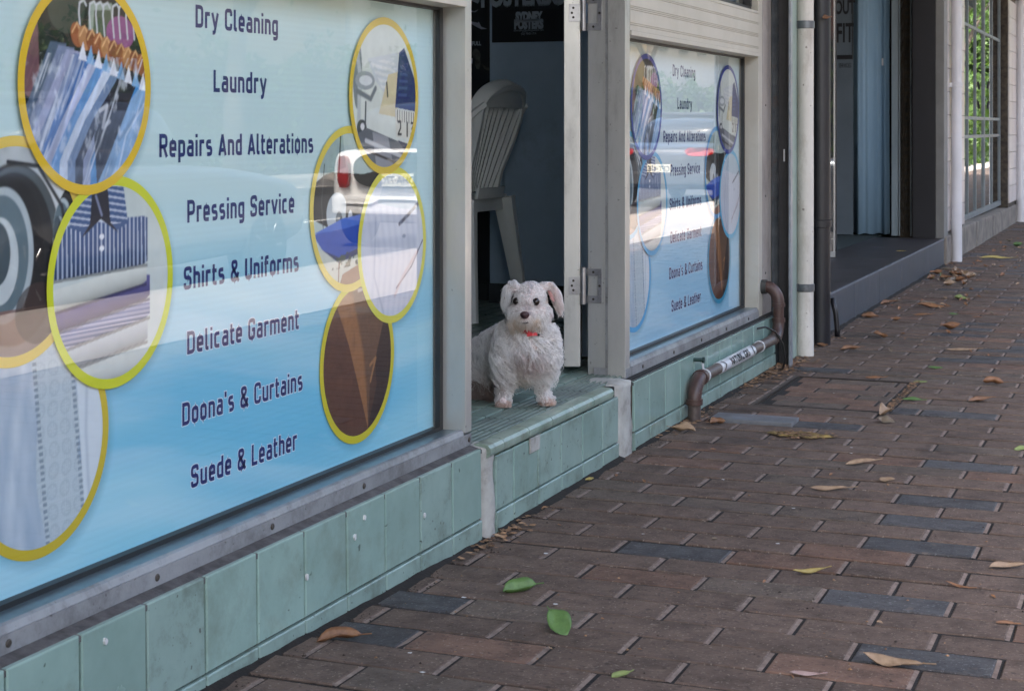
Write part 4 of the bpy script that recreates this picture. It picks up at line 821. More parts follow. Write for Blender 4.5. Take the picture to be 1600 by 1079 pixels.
# ------------------------------------------------------------------ neighbour: dark stone step, recessed front
M_slab = mat('dark_blue_stone', srgb(66,74,84), srgb(52,59,68), rough=.45, scale=5, bump=.1, bscale=80, dirt=srgb(108,112,120), dscale=5, damt=.5, dlo=.52, rnd=.06, stretch=(1,1,.6))
M_tread = mat('dark_step_tread', srgb(52,49,51), srgb(42,40,42), rough=.5, scale=5, bump=.1, bscale=90, dirt=srgb(84,80,84), dscale=6, damt=.4, rnd=.05)
st = thing('neighbour_step', (-.2,8.8,0), 'long dark blue-grey stone step of the shop beyond the downpipes', 'step')
link('core', MB().box(-.47,-.012,6.96,10.79,-.03,.152), M_grout, st)
for (a,b) in ((6.95,7.62),(7.62,8.32),(8.32,9.02),(9.02,9.9),(9.9,10.79)):
    link('riser_slab', MB().slab((-.006,(a+b)/2,.068), (.011,b-a-.003,.194), .001, 'x'), M_slab, st)
    link('tread_slab', MB().slab((-.222,(a+b)/2,.1585), (.435,b-a-.003,.014), .001, 'z'), M_tread, st)
    link('nosing', MB().box(-.009,.0012,a+.0015,b-.0015,.1585,.1668,.001), mat('pale_stone_edge', srgb(112,118,128), srgb(92,98,106), rough=.5, scale=20), st)
link('floor', MB().box(-3.0,-.4405,6.96,12.2,.10,.163), mat('green_grey_mat', srgb(58,70,70), srgb(50,60,60), rough=.7, scale=60), kind='structure', label='dull green grey floor of the neighbouring shop')
link('wall_side', MB().box(-3,.0,6.9505,6.9595,-.02,3), M_blkm, kind='structure')
link('wall_back', MB().box(-3.1,-3.0,6.96,12.2,.1,3), M_dark, kind='structure'); link('wall_end', MB().box(-3.,-.15,11.3,11.4,.1,3), M_dark, kind='structure'); link('ceiling', MB().box(-3.1,-.05,6.3,12.2,2.9,3.0), M_dark, kind='structure')
gf = thing('shopfront_glass', (-.44,8.2,.165), 'recessed glass of the neighbouring shop, a bright sliver reflecting the street beside the dark pipe', 'shop window')
link('glass_pane', MB().box(-.447,-.441,6.97,9.46,.17,2.9), matglass('dark_backed_glass', 2.2), gf); link('frame', MB().box(-.46,-.43,9.461,9.475,.1665,2.9), M_blkm, gf); link('backing', MB().box(-.5,-.49,6.97,9.3,.17,2.9), M_void, gf)
ol = thing('glass_door', (-.6,8.75,.17), 'glass door leaf standing ajar, a thin bright sliver beside the dark downpipe', 'door')
Mo = Matrix.Translation((-.345,9.0,0)) @ Matrix.Rotation(R(225),4,'Z'); link('glass_pane', MB().box(.012,.70,-.004,.002,.2,2.85,0,Mo), matglass('mirror_glass', 2.8), ol); link('backing', MB().box(.012,.70,-.016,-.010,.2,2.85,0,Mo), M_void, ol)
link('frame', MB().box(0,.0115,-.02,-.006,.17,2.88,.001,Mo), M_alu, ol); link('frame', MB().box(.012,.7,-.02,.012,.17,.1995,.001,Mo), M_alu, ol)
Yc = 11.0
def XB(px): return XP(px, Yc)
# grey panel with the framed poster
M_dg = mat('smoky_panel', srgb(104,114,122), srgb(92,102,110), rough=.35, scale=3, spec=.5)
pn = thing('glass_screen', (-.68,Yc,.165), 'smoky grey glass panel lettered OUT FIT in black, beside the blue curtain', 'panel')
link('sheet', MB().box(-.86,XB(1334),Yc-.02,Yc-.012,.166,2.9), M_dg, pn)
def pM(px, py): return Matrix.Translation((XP(px,Yc-.022), Yc-.022, ZP(py,-.68,Yc))) @ Matrix.Rotation(R(90),4,'X')
put_text('lettering', 'OUT', .125, pM(1320,22), M_blk, pn, .5, .004); put_text('lettering', 'FIT', .175, pM(1320,66), M_blk, pn, .5, .004)
link('rule', MB().box(-.80,XB(1333.5),Yc-.024,Yc-.0205,ZP(93,-.68,Yc),ZP(86.5,-.68,Yc)), M_blk, pn); link('rule', MB().box(XB(1333.5)-.006,XB(1333.5),Yc-.024,Yc-.0205,ZP(86,-.68,Yc),2.9), M_blk, pn)
put_text('lettering', 'SERVICES', .04, pM(1320,106), M_blk, pn, .5)
# curtain
M_cur = mat('pale_blue_curtain', srgb(150,180,202), srgb(134,164,188), rough=.6, scale=4, stretch=(1,1,.2), spec=.3)
mb = MB(); n = 90; vs = []
xa, xb = XB(1327), XB(1389)
for i in range(n+1):
    t_ = i/n; x = xa+(xb-xa)*t_; y = Yc+.03+.035*math.sin(t_*7.5+2.2)+.006*math.sin(t_*19+1)+.0015*math.sin(t_*50)
    for z in (.172,1.2,2.9): vs.append((x+.004*math.sin(z*5), y+.006*(z-1), z+(.004*math.sin(t_*20) if z < .2 else 0)))
mb.add(vs, [(3*i+j,3*i+j+1,3*i+4+j,3*i+3+j) for i in range(n) for j in range(2)])
cu = link('curtain', mb, M_cur, smooth=True); cu['label'] = 'pale blue hanging curtain in soft vertical folds inside the neighbouring shop'; cu['category'] = 'curtain'
so_ = cu.modifiers.new('thick','SOLIDIFY'); so_.thickness = .002
tg_ = link('care_tag', MB().box(XB(1379),XB(1381.5),Yc-.035,Yc-.034,ZP(103,-.45,Yc),ZP(92,-.45,Yc)), M_slv, cu)
# frames and roller track
ft = thing('shutter_track', (-.3,Yc,.165), 'pale metal door frame and black roller shutter track beyond the blue curtain', 'shutter track')
M_lb = mat('pale_blue_metal', srgb(170,186,198), srgb(150,166,178), rough=.4, metal=.2, scale=6, stretch=(1,1,.3))
for a, b, m, y_ in ((1393,1403.5,M_lb,10.98),(1404.5,1412,M_lb,10.96),(1412.3,1421.5,M_blkm,10.97),(1421.8,1424,M_lb,10.93)):
    link('frame', MB().box(XP(a,y_),XP(b,y_),y_,y_+.12,.166,2.9,.002), m, ft)
mb = MB()
for i in range(60): z = .2+i*.045; mb.box(XP(1414,10.97),XP(1420,10.97),10.955,10.9695,z,z+.022)
link('track_teeth', mb, mat('greyish_teeth', srgb(70,66,60), srgb(40,38,36), rough=.7), ft, kind='stuff')
link('column', MB().box(XP(1426,10.8),-.055,10.8,10.93,.166,3,.002), mat('dark_column', srgb(26,26,32), srgb(22,22,27), rough=.5), kind='structure', label='dark blue-black column at the end of the dark stone step'); link('column_edge', MB().box(-.054,-.001,10.8,11.0,.166,3,.004), mat('grey_column_edge', srgb(122,122,120), srgb(106,106,104), rough=.6, scale=4), kind='structure')

# ------------------------------------------------------------------ third building: white tiles, stone base, gridded window
M_wt = mat('white_wall_tile', srgb(196,190,188), srgb(184,178,176), rough=.3, scale=4, rnd=.04, isl=0, dirt=srgb(150,140,132), dscale=5, damt=.4)
M_stone = mat('weathered_sandstone', srgb(142,134,124), srgb(112,106,100), rough=.9, scale=7, bump=.9, bscale=25, dirt=srgb(74,72,68), dscale=6, damt=.7, dlo=.47)
b3 = thing('tiled_building', (-.1,13.5,0), 'white tiled building front with stone base and steel gridded windows at the far end', 'building')
link('core', MB().box(-.3,-.012,10.96,11.9,.0,3.2), M_grout, b3); link('core', MB().box(-.3,-.012,15.25,22,.0,3.2), M_grout, b3); link('core', MB().box(-.3,-.012,11.9,15.25,2.4,3.2), M_grout, b3)
def wtiles(y0, y1, z0, z1, x=-.006, w_=.3, h_=.15):
    y = y0
    while y < y1-.02:
        b = min(y+w_, y1); z = z0
        while z < z1-.02:
            link('tile', MB().slab((x,(y+b)/2,(z+min(z+h_,z1))/2), (.012,b-y-.004,min(z+h_,z1)-z-.004), .0015, 'x'), M_wt, b3); z += h_
        y = b
wtiles(10.97, 11.9, .2, 1.9); wtiles(15.25, 16.6, .2, 2.0)
y = 10.85
for L in (.35,.6,.75,.55,.7,.8,.5,.9,.8):
    tt_ = .185-.006*(y-10.8)+random.gauss(0,.004)
    mb = MB().box(-.20,.012+random.gauss(0,.004),y+.004,y+L-.004,-.03,tt_,.012); link('stone', mb, M_stone, b3); y += L
M_sfr = mat('grey_window_steel', srgb(120,130,134), srgb(104,114,118), rough=.45, scale=6)
win = MB().box(-.10,-.07,11.9,15.24,.185,.225,.003); wn = link('window_frame', win, M_sfr, b3)
for y_ in (11.92,12.45,12.77,13.29,13.87,13.93,14.54,15.2): link('mullion', MB().box(-.098,-.072,y_-.014,y_+.014,.2255,2.4,.002), M_sfr, wn)
for z_ in (.80,.94,1.63): link('glazing_bar', MB().box(-.0965,-.0735,11.93,15.19,z_-.012,z_+.012,.002), M_sfr, wn)
link('glass_pane', MB().box(-.087,-.083,11.9,15.24,.2255,2.4), matglass('mirror_dark_glass', 2.6), b3); link('dark_backing', MB().box(-.3,-.29,11.9,15.24,.15,2.4), M_void, b3)  # near-black sheet in place of the unlit interior
link('handle', MB().tube([(-.05,13.9,1.02),(-.04,13.9,1.08)], .01, 8), M_blkm, wn); link('handle', MB().tube([(-.05,13.9,1.18),(-.04,13.9,1.24)], .01, 8), M_blkm, wn)
M_wp2 = mat('white_pvc_pipe', srgb(206,206,210), srgb(196,196,200), rough=.35, scale=4)
downpipe('downpipe', .04, 11.1, .0345, 0, 3.1, M_wp2, 'clean white downpipe standing between the dark step and the gridded window', 'downpipe', [1.13], M_wp2)
downpipe('downpipe', .035, 16.0, .045, 0, 3.1, M_wp2, 'white downpipe just past the gridded window at the right edge', 'downpipe', [.7,2.], M_wp2)
link('pier', MB().box(-.3,.10,17.3,18.0,-.02,3.2,.01), mat('bluish_white_render', srgb(176,184,190), srgb(160,168,176), rough=.6, scale=3), kind='structure'); link('wall_far', MB().box(-.5,-.0,18.0,40,-.02,3.2), M_pgrn, kind='structure')
link('pier', MB().box(-.3,.04,16.6,16.75,-.02,3.2,.01), M_wp2, kind='structure')
# ------------------------------------------------------------------ the dog
from mathutils.bvhtree import BVHTree
U = Vector((c_, s_, 0)); Wd = Vector((s_, -c_, 0)); V3 = Vector((0,0,1))
O = Vector((1.357,0,0)) + U*.0357 - Wd*4.03; O.z = .1955
CAM = Vector((1.357,0,.87))
def DL(px, py, w, v=None):
    d = 4.03-w; return Vector(((px-800)/2600*d-.0357, (.6745-(py-199)*d/2600) if v is None else v, w))
def TW(p): return O+U*p[0]+V3*p[1]+Wd*p[2]
dogE = thing('dog', (O.x,O.y,.1955), 'small white curly-haired dog with a red collar sitting on the green tiled step', 'dog')
CH = [ # chains of (px,py,w,r[,v])
 [(829,468,.022,.041),(825,474,.034,.037)], [(829,462,.012,.036),(829,478,.0,.040)],
 [(808,486,.040,.022),(820,489,.050,.026),(844,487,.036,.026)], [(821,491,.056,.025),(820.5,494,.068,.019)], [(811,498,.058,.016),(820,501,.062,.017),(831,498,.056,.017)], [(821,502,.052,.018),(821,507,.046,.013)],
 [(830,488,-.005,.042),(826,515,.0,.044),(824,540,.005,.052),(823,562,-.012,.044)],
 [(808,530,.0,.044),(795,558,.002,.034),(790,583,.003,.022),(788.5,605,.0,.0165),(787,622,.0,.0145)], [(787,628,.004,.0155),(786,632,.016,.0145,.012)], [(781,632,.018,.0095,.0085),(792,632,.020,.0095,.0085)],
 [(842,528,-.005,.042),(851,554,-.008,.032),(850,580,-.016,.021),(849,602,-.022,.016),(850,617,-.022,.014)], [(851,624,-.018,.0155),(856,628,-.006,.014,.012)], [(853,630,-.002,.0095,.0085),(862,629,-.002,.0095,.0085)],
 [(822,520,-.03,.044),(800,538,-.08,.050),(775,557,-.14,.058),(752,573,-.19,.060),(738,588,-.21,.052)], [(802,566,-.075,.042),(775,586,-.13,.048)],
 [(765,582,-.13,.045),(756,598,-.12,.034),(762,612,-.105,.020,.02)], [(762,612,-.10,.016,.016),(771,614,-.085,.013,.012)],
 [(806,449,.022,.012),(797,451,.020,.012),(792,460,.014,.0105),(790.5,469,.012,.009),(791.5,475,.012,.006)],
 [(847,449,.012,.013),(859,448,.012,.012),(867,458,.012,.011),(872,470,.010,.0095),(875,480,.010,.006)],
]
bm = bmesh.new()
for chn in CH:
    P = [(DL(a[0],a[1],a[2],a[4] if len(a) > 4 else None), a[3]) for a in chn]
    for (p, r0), (q, r1) in zip(P[:-1], P[1:]):
        n = max(2, int((q-p).length/(.3*min(r0,r1)))+1)
        for i in range(n+1):
            t = i/n; c = TW(p.lerp(q, t)); rr = r0+(r1-r0)*t
            bmesh.ops.create_icosphere(bm, subdivisions=2, radius=rr, matrix=Matrix.Translation(c))
me = bpy.data.meshes.new('raw'); bm.to_mesh(me); bm.free()
tmp = bpy.data.objects.new('raw', me); COL.objects.link(tmp)
rm = tmp.modifiers.new('r','REMESH'); rm.mode = 'VOXEL'; rm.voxel_size = .0032; sm_ = tmp.modifiers.new('s','SMOOTH'); sm_.iterations = 5; sm_.factor = .6
bpy.context.view_layer.update(); dg = bpy.context.evaluated_depsgraph_get(); em = tmp.evaluated_get(dg).to_mesh()
BV = np.array([v.co[:] for v in em.vertices]); em.calc_loop_triangles(); BF = [tuple(p.vertices) for p in em.polygons]; BT = np.array([t.vertices[:] for t in em.loop_triangles])
bpy.data.objects.remove(tmp)
BV[:,2] = np.maximum(BV[:,2], .1962)
def proj(P):
    dx = P[:,0]-1.357; z = -s_*dx+c_*P[:,1]; return 800+2600*(c_*dx+s_*P[:,1])/z, 199+2600*(.87-P[:,2])/z, z
bvh = BVHTree.FromPolygons([Vector(v) for v in BV], BF)
def hit(px, py):
    d = (U*((px-800)/2600) - Wd - V3*((py-199)/2600)).normalized(); h = bvh.ray_cast(CAM, d); return (h[0], h[1]) if h[0] else (TW(DL(px,py,.05)), Wd)
M_skin = mat('dog_skin', srgb(206,190,186), srgb(190,170,166), rough=.7, scale=30)
mb = MB(); mb.add(BV.tolist(), BF); body = link('body', mb, M_skin, dogE, smooth=True)
M_eye = mat('dark_eye', (.012,.007,.006), (.012,.007,.006), rough=.05, spec=.5); M_nose = mat('dog_nose', srgb(74,46,50), srgb(44,28,32), rough=.35, scale=200, bump=.4, bscale=400)
EY = []
for (px, py, r_e) in ((805.8,470,.0090),(838,471,.0094)):
    h, nn = hit(px, py); c = h - nn*.0022+Wd*.0022; EY.append(c)
    mb = MB(); mb.lathe(c, [(r_e*math.sin(a), r_e*math.cos(a)) for a in np.linspace(-1.5,1.5,13)], 'z', 18); link('eye', mb, M_eye, dogE, smooth=True)
h, nn = hit(820, 492); NC = h+Wd*.002
mb = MB(); vs = []
for i in range(13):
    a = -math.pi/2+math.pi*i/12
    for j in range(20):
        b_ = 2*math.pi*j/20; x = math.cos(a)*math.cos(b_); y = math.sin(a); z = math.cos(a)*math.sin(b_)
        wd = .0112*(1+.16*y); dn = .0018*math.exp(-((abs(x)-.5)**2+(y+.25)**2)*14)*(z > 0)
        vs.append(NC+U*(x*wd)+V3*(y*.0092)+Wd*(z*.008-dn*1.6))
mb.add(vs, [(i*20+j,i*20+(j+1)%20,(i+1)*20+(j+1)%20,(i+1)*20+j) for i in range(12) for j in range(20)]); link('nose', mb, M_nose, dogE, smooth=True)
mp_ = [hit(*q)[0]+Wd*.0045 for q in ((814.5,503.0),(817,503.8),(820,504.4),(823,503.8),(826,503.0))]
link('mouth', MB().tube(mp_, .0016, 6), mat('lip_line', srgb(46,32,32), rough=.6), dogE, smooth=True)
# ear linings
M_pink = mat('ear_pink', srgb(176,128,118), srgb(150,104,96), rough=.6, scale=60)
for pts in (((855,454),(859,453),(864,461),(867,469),(865,472),(860,466)),((789,456),(793,454),(793,462),(790,470),(787.5,468))):
    mb = MB(); cxy = (sum(p[0] for p in pts)/len(pts), sum(p[1] for p in pts)/len(pts)); H = [hit(*p)[0]+Wd*.003 for p in pts]; hc = hit(*cxy)[0]+Wd*.0008
    mb.add([hc]+H, [(0,i+1,(i+1)%len(H)+1) for i in range(len(H))]); link('ear_lining', mb, M_pink, dogE, smooth=True)
# collar
M_red = mat('red_collar', srgb(206,62,66), srgb(186,48,56), rough=.5, scale=40)
cp = [hit(px, py)[0]+Wd*.0035 for px, py in ((806,508),(812,514),(820,517.5),(828,519),(836,518),(842,514))]
co_ = link('collar', MB().tube(cp, 1, sq=(.0022,.0055)), M_red, dogE, smooth=True, angle=50)
hc = hit(831,520)[0]+Wd*.020
bow = MB().add([hc+U*a+V3*b+Wd*c for a,b,c in ((0,.002,.002),(-.009,.0095,0),(-.012,-.006,.0),(0,-.004,.003),(.011,.004,0),(.014,-.004,0),(0,0,-.004))], [(0,1,2,3),(0,3,5,4),(6,2,1),(6,4,5),(6,1,0),(6,0,4),(6,3,2),(6,5,3)]); link('bow', bow, M_red, co_)
link('buckle', MB().lathe(hc+U*.016-V3*.002, [(-.003,.002),(0,.0035),(.003,.002)], 'z', 10), M_eye, co_, smooth=True)
# fur: strands rooted on the body
TA = BV[BT]; ar = np.linalg.norm(np.cross(TA[:,1]-TA[:,0], TA[:,2]-TA[:,0]), axis=1); nT = np.cross(TA[:,1]-TA[:,0], TA[:,2]-TA[:,0]); nT /= np.linalg.norm(nT, axis=1)[:,None]+1e-12
U_, W_2 = np.array(U), np.array(Wd)
px_t, py_t, _ = proj(TA.mean(1))
headm = (py_t < 512) & (px_t > 780)
wgt = ar*np.where(headm, 1.9, 1.)*np.where(px_t < 728, .15, 1); wgt /= wgt.sum()
NH = 70000
ti = rng.choice(len(BT), NH, p=wgt); a = rng.random((NH,2)); sw = a.sum(1) > 1; a[sw] = 1-a[sw]
root = TA[ti,0]+(TA[ti,1]-TA[ti,0])*a[:,:1]+(TA[ti,2]-TA[ti,0])*a[:,1:]
VN = np.zeros_like(BV); 
for k in range(3): np.add.at(VN, BT[:,k], nT*ar[:,None])
VN /= np.linalg.norm(VN, axis=1)[:,None]+1e-12
nr = VN[BT[ti,0]]*(1-a.sum(1))[:,None]+VN[BT[ti,1]]*a[:,:1]+VN[BT[ti,2]]*a[:,1:]; nr /= np.linalg.norm(nr, axis=1)[:,None]+1e-12
hx, hy, hz = proj(root); 
NCa = np.array(NC); dn_ = np.linalg.norm(root-NCa, axis=1)
isear = ((hx < 799) & (hy < 492) & (hy > 438)) | ((hx > 857) & (hy < 496))
ishead = (hy < 512) & (hx > 780) & (hx < 880) & ~isear & ~((hy > 498) & ((hx < 805)|(hx > 842)))
leg = (root[:,2] < .1955+.075) & (hx > 770); paw = (root[:,2] < .1955+.018)
L = np.full(NH, .029); L[hy < 530] = .025; L[leg] = .012; L[ishead] = .0115; L[ishead & (hy > 482)] = .0165; L[isear] = .017; L[paw] = .0095
bang = ishead & (hy < 466) ; L[bang] = .010; tuft = (hy < 451) & (hx > 794) & (hx < 809) & (rng.random(NH) < .6); L[tuft] = .026
L *= rng.uniform(.7, 1.25, NH); thick = rng.random(NH) < .26; L[~thick] *= .72
down = np.array([0,0,-1.])
def nz(seed, f): return np.stack([fbm(root[:,0]*f+root[:,2]*f*.7, root[:,1]*f-root[:,2]*f*.5, seed+k, 3)-.5 for k in range(3)], 1)
swirl = nz(3, 26)*2+nz(13, 70)*1.2
flow = down*1.0+swirl*1.1
rad = root-NCa; rad /= dn_[:,None]+1e-9
flow = np.where(ishead[:,None], rad*1.2+down*.25+swirl*.35, flow)
flow = np.where((ishead & (hy > 486))[:,None], rad*.6+down*1.0+swirl*.3+U_*np.sign(hx-821)[:,None]*.35, flow)
flow = np.where(leg[:,None], down*1.1+swirl*1.0, flow)
flow = np.where(isear[:,None], down*1.4+U_*np.sign(hx-825)[:,None]*.3+swirl*.5, flow)
flow = np.where(tuft[:,None], -down*3.5-U_*.6+swirl*.5, flow)
flow -= nr*(flow*nr).sum(1)[:,None]; flow /= np.linalg.norm(flow, axis=1)[:,None]+1e-9
lift = np.where(ishead, .42, np.where(leg, .5, .62)); lift[tuft] = 1.2; lift[isear] = .5
# locks
NCL = 2600; ci = rng.choice(NH, NCL, replace=False); cl = np.zeros(NH, int)
for i in range(0, NH, 4000):
    d2 = ((root[i:i+4000,None,:]-root[ci][None])**2).sum(2); cl[i:i+4000] = ci[d2.argmin(1)]
K = 9; tt = np.linspace(0,1,K); pts = np.zeros((NH,K,3))
side = np.cross(nr, flow)
ph = rng.uniform(0, 6.28, NH); phc = ph[cl]; crl = np.where(ishead|paw, .0009, np.where(isear, .001, np.where(leg, .0034, .0060)))
frq = np.where(thick, rng.uniform(5, 9, NH), rng.uniform(5, 8, NH)[cl]); crl = crl*np.where(thick, 1.15, 1)
def strand(idx, Lx):
    out = np.zeros((len(idx), K, 3)); p = root[idx].copy(); d = nr[idx]*lift[idx][:,None]+flow[idx]
    d /= np.linalg.norm(d, axis=1)[:,None]
    for k in range(K):
        t = tt[k]; dd = d*(1-.5*t)+(flow[idx]*.5+down*.45-nr[idx]*.1)*t; out[:,k] = root[idx]+dd*(Lx*t)[:,None]
        w_ = (np.sin(frq[idx]*t+phc[idx])-np.sin(phc[idx]))*min(1,t*2.5); w2 = (np.cos(frq[idx]*t+phc[idx])-np.cos(phc[idx]))*min(1,t*2.5)
        out[:,k] += side[idx]*(crl[idx]*w_)[:,None]+nr[idx]*(crl[idx]*w2)[:,None]
    return out
phc = np.where(thick, phc+rng.normal(0,.6,NH), phc); allp = strand(np.arange(NH), L); lead = allp[cl]
cm = np.where(thick, .0, np.where(ishead, .5, .6))[:,None]*tt[None,:]**1.2
off = (root-root[cl])[:,None,:]
pts = allp*(1-cm[...,None])+(lead+off*.12)*cm[...,None]+rng.normal(0,.0006,(NH,K,3))*tt[None,:,None]
keep = (dn_ > .0105)
for e in EY: keep &= (np.linalg.norm(root-np.array(e), axis=1) > .0092) | (root[:,2] > e.z+.0052)
inner = ((hx > 855) & (hx < 867) & (hy > 452) & (hy < 474) & (nr@W_2 > .3)); keep &= ~(inner & (rng.random(NH) < .8))
coll = (np.abs(hy-517) < 3.5) & (hx > 814) & (hx < 842); keep &= ~(coll & (rng.random(NH) < .85))
pts[:,:,2] = np.maximum(pts[:,:,2], .1968)
# colour per strand; darker underfur paints the shade between locks
C = np.tile(np.array(srgb(243,241,239)), (NH,1)); C = C*np.where(thick, rng.uniform(.98,1.08,NH), rng.uniform(.80,1.0,NH))[:,None]
def tint(m, col, a):
    global C
    m = np.clip(m, 0, 1)[:,None]*a; C = C*(1-m)+np.array(srgb(*col))*m
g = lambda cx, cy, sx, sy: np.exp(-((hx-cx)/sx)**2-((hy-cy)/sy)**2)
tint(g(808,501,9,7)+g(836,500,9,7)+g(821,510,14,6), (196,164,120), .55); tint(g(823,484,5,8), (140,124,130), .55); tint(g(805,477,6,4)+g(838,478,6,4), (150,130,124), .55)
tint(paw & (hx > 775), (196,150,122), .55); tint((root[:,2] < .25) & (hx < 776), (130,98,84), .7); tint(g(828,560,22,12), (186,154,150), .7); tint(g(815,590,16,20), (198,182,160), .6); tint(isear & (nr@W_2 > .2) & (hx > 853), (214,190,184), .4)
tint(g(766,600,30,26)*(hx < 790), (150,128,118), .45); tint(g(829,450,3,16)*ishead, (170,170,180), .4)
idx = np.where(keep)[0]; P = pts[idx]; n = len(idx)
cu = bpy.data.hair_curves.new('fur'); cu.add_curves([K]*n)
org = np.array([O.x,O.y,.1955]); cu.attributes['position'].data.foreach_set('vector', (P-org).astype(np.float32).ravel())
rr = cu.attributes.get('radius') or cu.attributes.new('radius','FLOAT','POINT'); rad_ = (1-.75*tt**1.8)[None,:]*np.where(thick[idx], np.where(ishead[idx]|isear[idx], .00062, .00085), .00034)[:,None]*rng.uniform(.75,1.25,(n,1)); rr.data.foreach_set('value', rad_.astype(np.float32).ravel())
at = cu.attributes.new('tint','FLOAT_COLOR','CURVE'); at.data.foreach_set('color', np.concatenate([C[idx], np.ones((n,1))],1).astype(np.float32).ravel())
mf = bpy.data.materials.new('white_fur'); mf.use_nodes = True; nn_, ll = mf.node_tree.nodes, mf.node_tree.links; b = nn_['Principled BSDF']; b.inputs['Roughness'].default_value = .55; b.inputs['Specular IOR Level'].default_value = .25
at_ = nn_.new('ShaderNodeAttribute'); at_.attribute_name = 'tint'; ll.new(at_.outputs['Color'], b.inputs['Base Color'])
tl = nn_.new('ShaderNodeBsdfTranslucent'); ll.new(at_.outputs['Color'], tl.inputs[0]); ms = nn_.new('ShaderNodeMixShader'); ms.inputs[0].default_value = .5; ll.new(b.outputs[0], ms.inputs[1]); ll.new(tl.outputs[0], ms.inputs[2]); ll.new(ms.outputs[0], nn_['Material Output'].inputs[0])
cu.materials.append(mf)
fo = bpy.data.objects.new('fur', cu); COL.objects.link(fo); fo.parent = dogE
# ------------------------------------------------------------------ street behind the photographer, seen in the glass
M_asph = mat('asphalt', (.075,.075,.078), (.05,.05,.052), rough=.9, scale=3, bump=.5, bscale=200, dirt=(.10,.098,.095), dscale=1.2, damt=.5)
M_conc = mat('kerb_concrete', srgb(168,162,154), srgb(146,140,132), rough=.85, scale=6, bump=.3, bscale=60, dirt=srgb(110,104,98), dscale=4, damt=.5)
link('ground', MB().box(-60,120,-80,260,-1.2,-.52), mat('dry_ground', srgb(112,108,90), srgb(96,96,76), rough=1, scale=1), kind='structure')
link('road', MB().box(4.66,13,-60,200,-.6,-.36), M_asph, kind='structure')
link('kerb', MB().box(4.5,4.655,-60,40,-.5,-.19,.01), M_conc, kind='structure')
link('kerb', MB().box(13.0,13.15,-60,200,-.5,-.22,.01), M_conc, kind='structure')
link('pavement', MB().box(13.151,17.5,-60,200,-.6,-.225), M_conc, kind='structure')
link('footpath_outer', MB().box(-.5,4.49,40,120,-.4,-.1), M_conc, kind='structure')
mb = MB()
for k in range(-8, 30): mb.box(8.9,9.0,k*6.,k*6.+3,-.3595,-.3555)
link('lane_marking', mb, mat('road_paint', srgb(214,212,206), rough=.7), kind='structure')
sl2 = MB()
for k in range(-10, 27): sl2.add([(2.252,k*1.5+.004,0),(4.495,k*1.5+.004,-.19),(4.495,k*1.5+1.496,-.19),(2.252,k*1.5+1.496,0),(2.252,k*1.5+.004,-.3),(4.495,k*1.5+.004,-.5),(4.495,k*1.5+1.496,-.5),(2.252,k*1.5+1.496,-.3)], [(0,1,2,3),(0,4,5,1),(1,5,6,2),(2,6,7,3),(3,7,4,0),(4,7,6,5)])
link('pavement', sl2, mat('sunlit_paving_tone', srgb(176,166,156), srgb(160,150,140), rough=.85, scale=5, bump=.3, bscale=60, dirt=srgb(120,112,104), dscale=3, damt=.5), kind='structure', label='pale slabs standing in for sunlit bricks, between the footpath and the kerb')  # pale colour paints the sun glare of bricks mirrored in the windows
# shop awning over the footpath, and the shops' upper walls
M_awn = mat('awning_soffit', srgb(150,146,138), srgb(134,130,122), rough=.7, scale=2)
aw = thing('awning', (1.0,10,3.1), 'deep flat shop awning that shades the footpath along the whole row', 'awning')
link('soffit', MB().box(.02,1.75,-14,30,3.1,3.14), M_awn, aw); link('fascia', MB().box(1.751,1.80,-14,30,2.95,3.4), M_blkm, aw)
for i in range(15): link('joist', MB().box(.03,1.74,-13+i*3,-12.94+i*3,3.02,3.099), M_awn, aw)
link('wall_upper', MB().box(-.5,-.011,-14,40,3.1,6.5), M_pgrn, kind='structure'); link('wall_row', MB().box(-.5,-.02,-14,-2.41,-.1,3.1), M_wt, kind='structure'); link('wall_back', MB().box(-3.4,-3.31,-14,40,-.1,6.5), M_dark, kind='structure'); link('roof', MB().box(-3.4,-.02,-14,40,6.5,6.6), M_dark, kind='structure')
link('wall_lintel', MB().box(-.3,-.081,-2.4,6.95,2.5,3.1), M_wt, kind='structure'); link('wall_lintel', MB().box(-.3,-.02,6.96,12,2.9,3.1), M_blkm, kind='structure')
